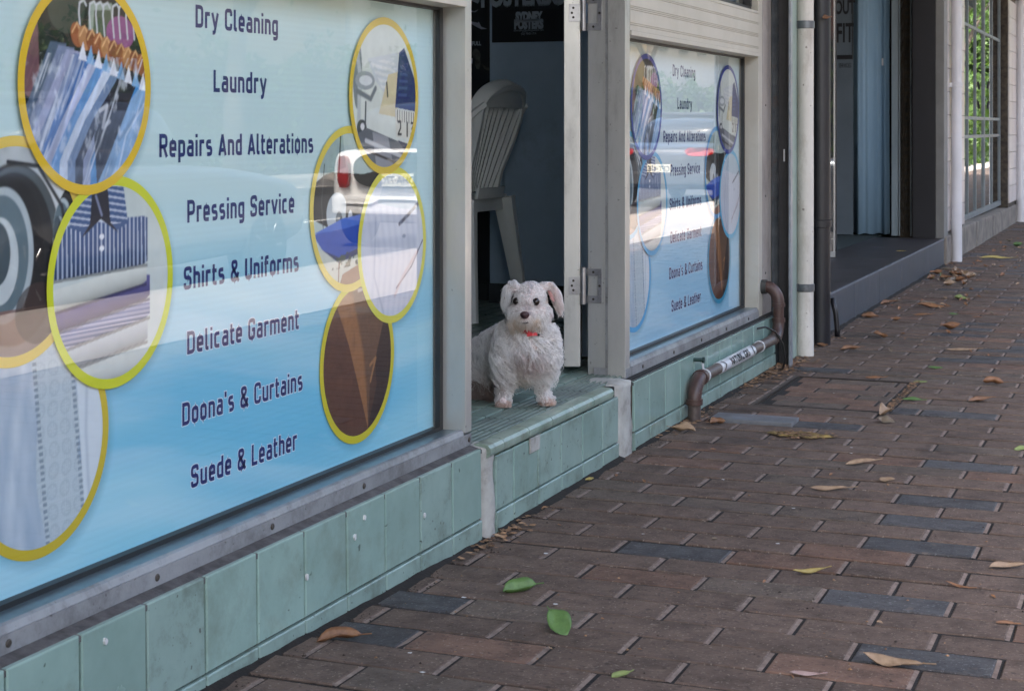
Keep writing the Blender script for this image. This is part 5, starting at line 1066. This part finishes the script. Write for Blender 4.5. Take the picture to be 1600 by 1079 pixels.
# parked cars
def car(X, Y, zg, heading, prof, paint, label, W=1.78, tail=None, plate=None, hatch=False, scale=1.):
    """prof: list of (y from the rear, sill z, belt z, belt half-width, roof z, roof half-width)"""
    t = thing('parked_car', (0,0,0), label, 'car'); ds = []
    def add(n, mb, m, par=None, **k): o = link(n, mb, m, par or t, **k); return o
    rows = []
    for (y, zs, zb, hb, zr, hr) in prof:
        half = [(0,zs),(hb*.80,zs),(hb*.97,zs+.06),(hb*1.0,zs+(zb-zs)*.45),(hb*.985,zs+(zb-zs)*.8),(hb*.95,zb),(hb*.8,zb+.02),(0,zb+.035)]
        rows.append([(x,y,z) for x,z in half]+[(-x,y,z) for x,z in half[-2:0:-1]])
    mb = MB(); n = len(rows[0]); vs = [v for r in rows for v in r]; fs = [(i*n+j,i*n+(j+1)%n,(i+1)*n+(j+1)%n,(i+1)*n+j) for i in range(len(rows)-1) for j in range(n)]+[tuple(range(n)),tuple((len(rows)-1)*n+j for j in range(n))[::-1]]
    mb.add(vs, fs); bo = add('body', mb, paint, smooth=True); ss = bo.modifiers.new('s','SUBSURF'); ss.levels = 2; ss.render_levels = 2
    cabr = []
    for (y, zs, zb, hb, zr, hr) in prof:
        if zr-zb < .1: continue
        half = [(0,zb-.02),(hb*.88,zb-.01),((hb*.9+hr)/2,zb+(zr-zb)*.5),(hr+.01,zb+(zr-zb)*.9),(hr*.8,zr-.01),(0,zr+.01)]
        cabr.append([(x,y+.03,z) for x,z in half]+[(-x,y+.03,z) for x,z in half[-2:0:-1]])
    mb = MB(); n = len(cabr[0]); vs = [v for r in cabr for v in r]; mb.add(vs, [(i*n+j,i*n+(j+1)%n,(i+1)*n+(j+1)%n,(i+1)*n+j) for i in range(len(cabr)-1) for j in range(n)]+[tuple(range(n)),tuple((len(cabr)-1)*n+j for j in range(n))[::-1]])
    cb_ = add('cabin', mb, mat('car_glass_and_shade', (.01,.012,.013), (.012,.014,.015), rough=.05, spec=.6, coat=.4), smooth=True); ss = cb_.modifiers.new('s','SUBSURF'); ss.levels = 2; ss.render_levels = 2
    if not hatch:
        rf = [p for p in prof if p[4]-p[2] > .38]; add('roof_panel', MB().box(-rf[0][5]*.8,rf[0][5]*.8,rf[0][0]+.15,rf[-1][0]+.05,max(p[4] for p in prof)-.035,max(p[4] for p in prof)+.012,.01), paint)
    M_recess_shade = mat('car_glass_and_shade', (.01,.012,.013), (.012,.014,.015), rough=.05, spec=.6, coat=.4)
    L = prof[-1][0]; hw = W/2
    M_ty = mat('tyre', (.02,.02,.021), (.03,.03,.03), rough=.85); M_rim = mat('alloy_rim', srgb(176,178,182), srgb(150,152,156), rough=.3, metal=.8)
    for wy in (L*.17, L*.80):
        for sg in (-1,1):
            x = sg*(hw-.10); wh = add('wheel', MB().lathe((x-.10,wy,.315), [(0,.2),(.0,.29),(.03,.315),(.17,.315),(.2,.29),(.2,.2)], 'x', 28), M_ty, smooth=True, angle=40)
            rm_ = MB().lathe((x+sg*.075-.015,wy,.315), [(0,.06),(.03,.06)], 'x', 16)
            for k in range(7):
                a = 2*math.pi*k/7; rm_.tube([(x+sg*.08,wy+.04*math.cos(a),.315+.04*math.sin(a)),(x+sg*.092,wy+.2*math.cos(a),.315+.2*math.sin(a))], .016, 6)
            rm_.lathe((x+sg*.085-.01,wy,.315), [(0,.215),(.02,.215),(.02,.195),(0,.195)], 'x', 28); link('rim', rm_, M_rim, wh, smooth=True, angle=40)
    M_tl = mat('tail_lamp_red', srgb(170,10,16), srgb(130,6,12), rough=.15, spec=.6)
    tails = tail or [(.66,.86,.14,.2)]
    for (tx, tz, tw, th) in tails:
        for sg in (-1,1):
            mb = MB(); vs = []
            for i in range(16):
                a = 2*math.pi*i/16; ex = abs(math.cos(a))**.7*math.copysign(1,math.cos(a)); ez = abs(math.sin(a))**.7*math.copysign(1,math.sin(a)); x = tx+ex*tw/2; vs.append((sg*x,-.055+max(0,(x-.6))*.5,tz+ez*th/2)); 
            vs2 = [(v[0],v[1]+.06,v[2]) for v in vs]; mb.add(vs+vs2, [tuple(range(16)),tuple(range(16,32))[::-1]]+[(i,(i+1)%16,16+(i+1)%16,16+i) for i in range(16)]); add('tail_lamp', mb, M_tl)
    add('bumper', MB().box(-hw*.86,hw*.86,-.07,.12,prof[0][1]-.06,prof[0][1]+.13,.03), paint if hatch else mat('bumper_black',(.03,.03,.032),(.03,.03,.032),rough=.5))
    if plate:
        pz, txt = plate; po = add('number_plate', MB().box(-.186,.186,-.062,-.05,pz-.067,pz+.067,.003), mat('plate_white', srgb(214,210,190), rough=.4))
        tmx = font_mesh(txt, .115, .85, .002); tmx.v = [(v[0], -.0635, pz-.04+v[1]) for v in tmx.v]; link('lettering', tmx, M_ink, po)
        if hatch:
            N = 28; vs = [(.52*math.copysign(abs(math.cos(a))**.6,math.cos(a)), -.052, pz+.10+.19*math.copysign(abs(math.sin(a))**.7,math.sin(a))) for a in [2*math.pi*i/N for i in range(N)]]
            mb = MB().add(vs+[(v[0]*.97,v[1]+.06,v[2]) for v in vs], [tuple(range(N))]+[(i,(i+1)%N,N+(i+1)%N,N+i) for i in range(N)]); add('recess_shade', mb, M_recess_shade)  # black glass colour paints the shade inside the white tailgate's plate recess
            wg = MB(); 
            for sg in (-1,1): wg.add([(sg*.015,-.058,pz+.205),(sg*.115,-.058,pz+.225),(sg*.13,-.058,pz+.20),(sg*.03,-.058,pz+.175)], [(0,1,2,3)])
            wg.lathe((0,-.062,pz+.192), [(0,.03),(.01,.03)], 'y', 16); add('winged_badge', wg, M_rim)
            add('chrome_strip', MB().tube([(-.62,-.075,.47),(-.3,-.08,.47),(-.2,-.08,.52),(.2,-.08,.52),(.3,-.08,.47),(.62,-.075,.47)], .012, 8), mat('white_trim', srgb(220,220,220), rough=.3))
    t.location = (X,Y,zg); t.rotation_euler = (0,0,heading); t.scale = (scale,)*3
    return t
M_whp = mat('white_car_paint', srgb(232,232,230), srgb(228,228,226), rough=.3, coat=.8, spec=.5); M_sil_ = mat('silver_car_paint', srgb(112,120,128), srgb(108,116,124), rough=.3, metal=.6, coat=.8); M_char = mat('charcoal_car_paint', srgb(60,62,68), srgb(56,58,64), rough=.3, metal=.4, coat=.8)
H_ = [(0.,.42,.80,.62,.9,.58),(.05,.30,.98,.80,1.02,.66),(.14,.26,1.02,.87,1.40,.60),(.45,.24,1.02,.89,1.54,.62),(1.4,.22,1.0,.89,1.57,.63),(2.3,.22,.99,.89,1.5,.60),(2.75,.22,.97,.89,1.12,.72),(3.0,.24,.95,.88,.99,.70),(3.7,.26,.88,.84,.92,.66),(3.85,.36,.74,.72,.78,.5)]
S_ = [(0.,.42,.80,.66,.86,.5),(.06,.32,.92,.82,.96,.66),(.55,.26,.98,.89,1.02,.70),(1.0,.24,.98,.90,1.20,.66),(1.5,.22,.97,.91,1.43,.60),(2.4,.22,.95,.91,1.46,.60),(2.9,.22,.94,.91,1.36,.60),(3.5,.24,.90,.90,.96,.72),(4.4,.28,.78,.86,.82,.62),(4.62,.36,.62,.70,.66,.5)]
car(5.75, 15.2, -.36, 0, H_, M_whp, 'white hatchback parked at the kerb, mirrored in the large shop window', tail=[(.66,.80,.17,.34)], plate=(.72,'DHA·77C'), hatch=True, scale=.97)
car(5.9, 7.6, -.36, 0, S_, M_sil_, 'silver sedan parked at the kerb nearer than the white hatchback', tail=[(.68,.82,.24,.16)], plate=(.6,'BKR·20F'))
car(5.8, 24.5, -.36, 0, S_, M_char, 'charcoal sedan with red tail lamps parked furthest along the kerb', tail=[(.62,.86,.42,.13)], plate=(.6,'CFT·41E'))
# trees
def tree(X, Y, zg, H, Rc, seed, label, n=5200):
    rg = np.random.default_rng(seed); t = thing('street_tree', (X,Y,zg), label, 'tree', 'street trees')
    tr = MB().tube([(X,Y,zg-.3),(X+.05,Y,zg+H*.2),(X-.06,Y+.08,zg+H*.42),(X,Y,zg+H*.62)], [.22,.18,.14,.07], 12); cs = []
    for i in range(9):
        a = rg.uniform(0,6.28); h = H*rg.uniform(.34,.55); e = Vector((X+math.cos(a)*Rc*.62, Y+math.sin(a)*Rc*.62, zg+H*rg.uniform(.6,.9))); s0 = Vector((X,Y,zg+h)); m_ = s0.lerp(e,.5)+Vector((0,0,.3)); tr.tube([s0,m_,e], [.08,.055,.02], 7); cs.append(e)
    link('trunk', tr, mat('grey_bark', srgb(112,102,92), srgb(84,76,68), rough=.9, scale=9, bump=.7, bscale=20), t, smooth=True)
    cen = [np.array(c) for c in cs]+[np.array((X+rg.normal(0,Rc*.4),Y+rg.normal(0,Rc*.4),zg+H*rg.uniform(.55,.95))) for _ in range(22)]
    pos = np.array([cen[i % len(cen)] for i in range(n)])+rg.normal(0, Rc*.17, (n,3)); sz = rg.uniform(.05,.12,n)
    a1 = rg.normal(size=(n,3)); a1 /= np.linalg.norm(a1,axis=1)[:,None]; a2 = np.cross(a1, rg.normal(size=(n,3))); a2 /= np.linalg.norm(a2,axis=1)[:,None]
    v = np.stack([pos-a1*sz[:,None], pos-a2*(sz*.45)[:,None], pos+a1*sz[:,None], pos+a2*(sz*.45)[:,None]],1).reshape(-1,3)
    mb = MB(); mb.v = [tuple(q) for q in v]; mb.f = [(4*i,4*i+1,4*i+2,4*i+3) for i in range(n)]
    m = mat('tree_leaf', (.07,.13,.03), (.045,.09,.022), rough=.5, scale=1.5, isl=.4); 
    link('crown', mb, m, t)
lm = mat('tree_leaf', (.07,.13,.03), (.045,.09,.022), rough=.5, scale=1.5, isl=.4); n_, l_ = lm.node_tree.nodes, lm.node_tree.links; b = n_['Principled BSDF']; tl = n_.new('ShaderNodeBsdfTranslucent'); tl.inputs[0].default_value = (.12,.22,.03,1); ms = n_.new('ShaderNodeMixShader'); ms.inputs[0].default_value = .35; l_.new(b.outputs[0], ms.inputs[1]); l_.new(tl.outputs[0], ms.inputs[2]); l_.new(ms.outputs[0], n_['Material Output'].inputs[0])
for i, (x, y, h, r0) in enumerate(((14.2,26,8,3.2),(14.5,38,9,3.6),(14.,15.5,7.5,3.),(4.1,32,7.5,3.),(14.4,52,9,4),(4.0,46,8,3.2),(14,4,8,3.2),(9.,75,10,6))):
    tree(x, y, -.3, h, r0, 20+i, ['broad leafy tree on the far pavement opposite the charcoal car','tall leafy tree further along the far pavement','leafy tree on the far pavement opposite the white hatchback','kerbside tree beyond the parked cars on the near footpath','large tree far down the far pavement','second kerbside tree far down the near footpath','leafy tree on the far pavement opposite the laundry','spreading tree closing the end of the street'][i])
for (xa, xb, ya, yb, hh, lb) in ((3.3,4.3,38,58,2.6,'roadside shrubs on the kerb side of the footpath, far ahead'),(2,18,96,99,9,'wall of park trees closing the far end of the street')):
    rg = np.random.default_rng(9); n = int((yb-ya+xb-xa)*hh*190); t = thing('shrubbery', ((xa+xb)/2,(ya+yb)/2,-.3), lb, 'shrubs')
    pos = np.stack([rg.uniform(xa,xb,n), rg.uniform(ya,yb,n), -.3+hh*rg.uniform(0,1,n)**.9], 1); sz = rg.uniform(.06,.16,n)*(1 if hh < 4 else 2.2); a1 = rg.normal(size=(n,3)); a1 /= np.linalg.norm(a1,axis=1)[:,None]; a2 = np.cross(a1, rg.normal(size=(n,3))); a2 /= np.linalg.norm(a2,axis=1)[:,None]
    v = np.stack([pos-a1*sz[:,None], pos-a2*(sz*.5)[:,None], pos+a1*sz[:,None], pos+a2*(sz*.5)[:,None]],1).reshape(-1,3); mb = MB(); mb.v = [tuple(q) for q in v]; mb.f = [(4*i,4*i+1,4*i+2,4*i+3) for i in range(n)]; link('foliage', mb, lm, t, kind='stuff')
for i in range(7):
    y = -14+i*13.; hh = [6.5,7.5,6.,8.,6.8,7.2,6.][i]; nm = ['cream','brick','grey','tan','white','ochre','stone'][i]; colr = [(206,196,172),(150,96,76),(150,152,152),(186,164,132),(214,212,206),(190,160,110),(170,164,152)][i]
    t = thing('terrace_house', (20,y+6,-.3), 'two storey %s coloured house across the street' % nm, 'house')
    link('wall', MB().box(18,26,y,y+12.6,-.3,hh), mat('house_wall_'+nm, srgb(*colr), rough=.8, scale=2, bump=.1), t); link('roof', MB().prism([(17.6,hh),(26.4,hh),(22,hh+2)], y, y+12.6, 'y'), mat('roof_tiles_dark', srgb(98,76,70), srgb(80,64,60), rough=.8), t)
    for k in range(4):
        for z in (.9,4.): wi = link('window', MB().box(17.94,17.99,y+1+k*3,y+2.3+k*3,z,z+1.5), M_sfr, t); link('pane', MB().box(17.92,17.938,y+1.08+k*3,y+2.22+k*3,z+.08,z+1.42), mat('house_pane',(.03,.035,.04),(.03,.035,.04),rough=.1), wi)
sg = thing('street_sign', (4.2,27,-.2), 'small orange street sign on a thin grey pole by the kerb', 'sign'); link('pole', MB().tube([(4.2,27,-.3),(4.2,27,2.3)], .03, 10), M_band, sg); link('plate', MB().box(3.9,4.5,26.95,26.965,.95,1.9,.004), mat('orange_plate', srgb(232,150,30), rough=.4), sg)
# added hedges that hide the bright houses and darken the window reflections
for (ya, yb, seed, lb) in ((-6,9,3,'added reflection-darkening hedge across the street facing the laundry'),(9.6,24,4,'added reflection-darkening hedge across the street beyond the silver sedan'),(24.5,44,5,'added reflection-darkening hedge further along the far pavement'),(44.5,90,6,'long added reflection-darkening hedge running towards the end of the street')):
    rg = np.random.default_rng(seed); n = int((yb-ya)*330); t = thing('hedge', (17.9,(ya+yb)/2,-.3), lb, 'hedge')
    pos = np.stack([17.55+np.abs(rg.normal(0,.28,n)), rg.uniform(ya,yb,n), -.3+3.0*rg.uniform(0,1,n)**.8], 1); pos[:,2] *= 1+.12*np.sin(pos[:,1]*1.3+seed)+.06*np.sin(pos[:,1]*4.1); pos[:,0] += .25*np.sin(pos[:,1]*2.)
    sz = rg.uniform(.06,.15,n); a1 = rg.normal(size=(n,3)); a1 /= np.linalg.norm(a1,axis=1)[:,None]; a2 = np.cross(a1, rg.normal(size=(n,3))); a2 /= np.linalg.norm(a2,axis=1)[:,None]
    v = np.stack([pos-a1*sz[:,None], pos-a2*(sz*.5)[:,None], pos+a1*sz[:,None], pos+a2*(sz*.5)[:,None]],1).reshape(-1,3)
    mb = MB(); mb.v = [tuple(q) for q in v]; mb.f = [(4*i,4*i+1,4*i+2,4*i+3) for i in range(n)]; link('foliage', mb, lm, t, kind='stuff')
    link('twigs', MB().box(17.75,18.6 if 0 else 17.95,ya,yb,-.3,2.3), mat('hedge_core', (.02,.03,.012), (.03,.04,.02), rough=1), t)
# ------------------------------------------------------------------ leaves and litter
LC = {'green':((86,116,60),(66,94,46)), 'lime':((126,138,84),(104,116,62)), 'brown':((136,98,66),(104,72,48)), 'tan':((156,132,106),(128,104,80)), 'orange':((138,98,66),(104,70,46)), 'pink':((158,136,130),(140,116,110)), 'grey':((120,108,92),(92,80,66)), 'yellow':((156,142,84),(128,112,60))}
def leaf_mat(k):
    a, b_ = LC[k]; return mat('leaf_'+k, srgb(*a), srgb(*b_), rough=.55, scale=45, bump=.3, bscale=140, rnd=.12, dirt=tuple(c*.5 for c in srgb(*b_)), dscale=60, damt=.5, dlo=.55)
def leaf(px, py, size, col, wr, label, curl=.5, fold=.3, stem=True, rot=None, z0=None, group=None, at=None, seed=None, tilt=None):
    rn = random.Random(seed if seed is not None else int(px*7+py)); z0 = (gz(G(px,py)[1])+.002) if z0 is None else z0
    x, y = at or G(px, py, z0); d = -s_*(x-1.357)+c_*y; L = size*d/2600*.93; Wd_ = L*wr; n, m = 9, 6; vs = []
    rot = rn.uniform(0,6.28) if rot is None else R(rot)+PHI
    cy_, tw, s1, s2 = rn.uniform(.4,1)*curl, rn.uniform(-.6,.6)*curl, rn.uniform(0,6), rn.uniform(0,6)
    for i in range(n+1):
        t_ = i/n; wv = Wd_*.5*(math.sin(math.pi*min(1,t_**.85))**.75+.02); zc = L*.16*cy_*(2*t_-1)**2+L*.03*math.sin(s1+t_*7)*curl
        for j in range(m+1):
            q = 2*j/m-1; zz = zc+abs(q)**1.3*wv*fold*(1.2 if curl > .3 else .6)+wv*.18*math.sin(s2+t_*9+q*2)*curl+tw*q*wv*(t_-.5); vs.append([(t_-.5)*L+L*.04*math.sin(t_*3+s1)*0, q*wv*(1-.25*fold)+L*.05*math.sin(t_*3.2+s1)*(1 if curl > .3 else .3), zz])
    rot0 = rot; tl_ = math.tan(R(rn.uniform(8,24) if tilt is None else tilt)); wr_ = rot0-PHI
    for v in vs: v[2] += tl_*(v[0]*math.sin(wr_)+v[1]*math.cos(wr_))*1.0
    zmin = min(v[2] for v in vs); fs = [(i*(m+1)+j,i*(m+1)+j+1,(i+1)*(m+1)+j+1,(i+1)*(m+1)+j) for i in range(n) for j in range(m)]
    cr, sr = math.cos(rot), math.sin(rot); T = lambda v: (x+v[0]*cr-v[1]*sr, y+v[0]*sr+v[1]*cr, z0+v[2]-zmin)
    mb = MB().add([T(v) for v in vs], fs)
    nm = 'leaf'; o = link(nm, mb, leaf_mat(col), smooth=True); so2 = o.modifiers.new('t','SOLIDIFY'); so2.thickness = .0006
    tag(o, label, 'leaf', group)
    if stem: 
        c0 = vs[n*(m+1)+m//2]; e = [c0[0]+L*.22, c0[1]+L*.05*rn.choice((-1,1)), max(zmin+.001, c0[2]+L*.02)]
        link('stalk', MB().tube([T(vs[(n-1)*(m+1)+m//2]),T(c0),T(e)], .0011, 5), leaf_mat(col), o)
    return o
big = [
 (812,924,58,'green',.5,'bright green leaf folded lengthwise with raised stalk, nearest the tiled wall',.6,.9,20),
 (872,986,50,'green',.8,'broad heart-shaped green leaf lying flat on brown bricks',.35,.25,120),
 (970,1055,36,'lime',.45,'small yellow-green leaf at the bottom edge of the picture',.4,.3,30),
 (530,1000,76,'orange',.4,'long orange-brown curled leaf on the blue brick by the tiled wall',.7,.7,8),
 (1068,673,42,'tan',.5,'pale tan crumpled leaf in front of the foot of the gas pipe',.8,.7,160),
 (1121,662,28,'brown',.7,'brown leaf with bent tip beside the raised bluish slab',.9,.6,10),
 (1345,724,56,'tan',.26,'slender tan leaf lying alone right of the broken patch',.4,.4,8),
 (1296,765,66,'tan',.2,'narrow pale leaf with upturned ends on the brown bricks',.5,.5,6),
 (1386,750,28,'tan',.5,'small tan three-lobed scrap of leaf by the blue bricks',.5,.2,0),
 (1264,895,56,'yellow',.2,'thin yellow-tan leaf curved like a boat near the picture centre',.6,.6,12),
 (1395,1038,98,'tan',.26,'large wavy tan leaf lying on a blue brick near the bottom edge',.8,.5,-14),
 (1258,1053,52,'pink',.2,'flat pinkish grey sliver of leaf near the bottom edge',.3,.2,-4),
 (1573,886,64,'tan',.25,'pale tan curled leaf cut by the right edge of the picture',.6,.5,10),
 (1497,916,42,'orange',.16,'twiggy orange-brown leaf stalk with scraps, right foreground',.5,.3,-20),
 (1572,974,34,'orange',.3,'small orange-brown leaf low at the right edge',.5,.4,-10),
 (1384,647,30,'tan',.7,'tan leaf curled upright at the corner of the access cover',1.2,.9,30),
 (1384,659,30,'grey',.8,'torn grey-tan leaf flat beside the corner of the access cover',.7,.3,-30),
 (1425,625,34,'green',.35,'dull green leaf beside the access cover edge',.4,.4,-8),
 (1438,597,26,'lime',.3,'pale green leaf above the access cover right side',.3,.4,4),
 (1530,626,42,'brown',.3,'brown leaf with pointed ends right of the access cover',.6,.5,12),
 (1552,599,34,'orange',.5,'rusty orange leaf humped like a shell at right',.9,.9,-12),
 (1462,575,26,'green',.3,'small vivid green leaf in the bricks at mid distance',.3,.3,-4),
 (1366,590,32,'orange',.24,'flat rust coloured leaf above the access cover',.2,.2,0),
 (1595,702,28,'lime',.5,'pale green leaf half out of the right edge',.4,.3,20),
 (1501,547,52,'tan',.16,'long thin tan leaf lying across the bricks ahead',.4,.3,-5),
 (1328,546,36,'brown',.3,'brown curled leaf near the foot of the dark downpipe',.8,.7,10),
 (1376,527,26,'brown',.5,'bent brown leaf on the bluish bricks',.9,.6,-30),
 (1485,514,38,'orange',.45,'orange-brown crumpled leaf with raised flap at mid distance',1.0,.6,15),
 (1503,468,26,'lime',.5,'olive green leaf standing tilted on the bricks',.9,.6,-15),
 (1490,491,16,'green',.4,'tiny green leaf before the leaf drift',.2,.3,-5),
 (1527,495,17,'orange',.25,'tiny orange leaf at the right beyond the drift',.2,.2,-5),
 (1455,480,46,'brown',.3,'long brown leaf crossing a second grey one',.5,.5,-8),
 (1450,475,30,'grey',.4,'greyish leaf under the long brown one',.6,.5,10),
 (1441,492,32,'brown',.25,'plain brown leaf just in front of the crossed pair',.3,.4,5),
 (1360,496,30,'brown',.5,'brown leaf against the foot of the dark stone step',.8,.6,-10),
 (1400,500,18,'brown',.5,'small brown leaf standing clear of the stone step',.8,.6,10),
 (1389,474,34,'brown',.3,'leaf wedged along the dark stone step base',.5,.5,20),
 (1556,404,52,'yellow',.2,'yellowish strip of leaf near the white downpipe foot',.4,.4,-6),
 (1590,385,20,'green',.6,'green leaf on a dead brown heap at the far right',.9,.5,30),
 (1408,392.5,17,'yellow',.4,'small yellow leaf lying on the dark step tread',.3,.3,0),
 (1253,549,26,'orange',.8,'rust brown leaf leaning against the white downpipe foot',1.0,.3,60),
 (1285,541,20,'brown',.5,'dark brown leaf caught between the two downpipes',.8,.5,0),
 (780,838,18,'tan',.4,'small tan leaf at the cement repair corner',.6,.5,-10),
 (921,750,17,'yellow',.5,'tiny yellow-green leaf in the joint below the tiled step',.6,.5,30),
]
for a in big:
    px, py, sz, col, wr, lb, cu_, fo_, ro = a; tl0 = 38 if 'heart' in lb else 30 if col == 'green' and sz > 40 else 20 if sz > 38 else 18
    if 'step tread' in lb: leaf(px, py, sz, col, wr, lb, cu_, fo_, False, ro, z0=.168)
    else: leaf(px, py, sz, col, wr, lb, cu_, fo_, sz > 30, ro, tilt=tl0)
cl_ = leaf(1283, 34, 20, 'orange', .6, 'single rust coloured leaf hanging in a cobweb between the two downpipes', .8, .5, False, 20, z0=1.30, at=(.075,6.6))
# drift of dead leaves and smaller singles
rl = random.Random(5)
for k in range(34):
    px, py = rl.gauss(1486,20), 434+rl.gauss(0,5); leaf(px, py, rl.uniform(12,26), rl.choice(['brown','brown','tan','grey','lime','orange']), rl.uniform(.3,.6), 'dead leaf in the drift heaped at the end of the dark stone step', 1., .6, False, rl.uniform(0,360), group='leaves heaped in the drift', seed=k)
for k in range(70):
    py = rl.choice([rl.uniform(372,470), rl.uniform(380,560)]); xl = 1836-(py-199)/.5956; px = rl.uniform(max(xl+14, 1300), 1598)
    leaf(px, py, rl.uniform(7,17)*(.7+.3*(py-350)/200), rl.choice(['brown','tan','grey','orange']), rl.uniform(.3,.6), 'small dry leaf scrap scattered on the far part of the footpath', .8, .5, False, rl.uniform(0,360), group='small dry leaf scraps far along', seed=100+k)
for k in range(16):
    px, py = rl.uniform(700,1590), rl.uniform(700,1070)
    if py < 199+.5956*(1836-px)+15: continue
    leaf(px, py, rl.uniform(6,12), rl.choice(['brown','tan','orange','grey']), rl.uniform(.3,.7), 'tiny dry leaf scrap on the near bricks', .7, .5, False, rl.uniform(0,360), group='tiny leaf scraps close by', seed=200+k)
# soil packed into the corner between the tiles and the bricks
for (ya, yb) in ((1.9,3.24),(3.32,4.17),(4.3,6.0),(6.97,10.8)):
    so3 = MB(); n = int((yb-ya)/.012); vs = []
    for i in range(n+1):
        y = ya+(yb-ya)*i/n; wd_ = .010+.022*float(fbm(np.array(y*9.),np.array(2.),3)); hh = .003+.008*float(fbm(np.array(y*14.),np.array(5.),8)); vs += [(-.004,y,gz(y)+hh),(wd_*.5,y,gz(y)+hh*.55),(wd_,y,gz(y)-.002)]
    so3.add(vs, [(3*i+j,3*i+j+1,3*i+4+j,3*i+3+j) for i in range(n) for j in range(2)]); tag(link('soil_strip', so3, M_jnt, kind='stuff', smooth=True), 'dark soil line packed along the foot of the wall')
# litter, grit and soil along the foot of the walls: far too fine to count
lt = MB(); gr = MB()
def flake(mb, x, y, z, s, h=.4):
    a = rl.uniform(0,6.28); n = rl.choice((4,5)); vs = [(x+s*rl.uniform(.6,1)*math.cos(a+6.28*i/n), y+s*rl.uniform(.4,1)*math.sin(a+6.28*i/n), z+s*h*rl.random()) for i in range(n)]; mb.add(vs, [tuple(range(n))])
def bit(mb, x, y, z, s):
    v = [(x+s*a*rl.uniform(.6,1.2), y+s*b*rl.uniform(.6,1.2), z+s*c*rl.uniform(.6,1.1)) for a,b,c in ((1,0,0),(-1,0,0),(0,1,0),(0,-1,0),(0,0,.8))]; mb.add(v, [(0,2,4),(2,1,4),(1,3,4),(3,0,4)])
for k in range(4200):
    y = rl.uniform(2.0, 6.05) if rl.random() < .75 else rl.uniform(6.9, 12); x = abs(rl.gauss(0,.022))+.004; bit(gr, x, y, gz(y)-.002, rl.uniform(.0012,.0045))
for k in range(900):
    if rl.random() < .5: x, y = abs(rl.gauss(0,.05))+.004, rl.gauss(5.95,.16)
    else: x, y = abs(rl.gauss(0,.03))+.01, rl.choice((4.8,6.75,10.9,3.3,5.6))+rl.gauss(0,.12)
    flake(lt, x, y, gz(y)+.003, rl.uniform(.004,.012))
for k in range(420):   # bits in the gap of the access cover and the broken patch
    if rl.random() < .6: x, y = HX1+rl.uniform(-.006,.02), rl.uniform(HY0,HY1)
    else: x, y = G(1250+rl.gauss(0,20), 681+rl.gauss(0,3.5))
    flake(lt, x, y, gz(y)+.004, rl.uniform(.003,.009))
for k in range(500):
    px, py = rl.uniform(400,1598), rl.uniform(380,1078)
    x, y = G(px, py)
    if x < .02: continue
    (bit if rl.random() < .7 else flake)(gr if rl.random() < .5 else lt, x, y, gz(y)+.001, rl.uniform(.001,.004))
tag(link('soil_and_grit', gr, mat('soil_grit', srgb(70,58,48), srgb(40,34,30), rough=1, isl=.5), kind='stuff'), 'dark soil and grit gathered along the foot of the tiled walls')
tag(link('leaf_litter', lt, mat('leaf_litter', srgb(150,118,88), srgb(104,76,54), rough=.9, scale=80, isl=.5), kind='stuff'), 'crumbled dead leaf litter in corners and gaps of the footpath')
sp = MB()
for (px, py) in ((725,942),(868,952),(1303,615),(1330,700),(853,866),(1130,750),(1240,795),(1320,655),(1490,600),(660,1070),(640,1037),(1330,709),(1460,545),(1215,850),(1005,835),(1385,470)):
    x, y = G(px, py); flake(sp, x, y, gz(y)+.002, .006, .1)
tag(link('paint_flecks', sp, mat('white_fleck', srgb(206,206,204), rough=.7), kind='stuff'), 'white specks of paint and gum dotted over the bricks')
for (px, py, w_, h_) in ((1290,566,.16,.02),(1320,569,.10,.015),(1235,571,.12,.014)):
    x, y = G(px, py);
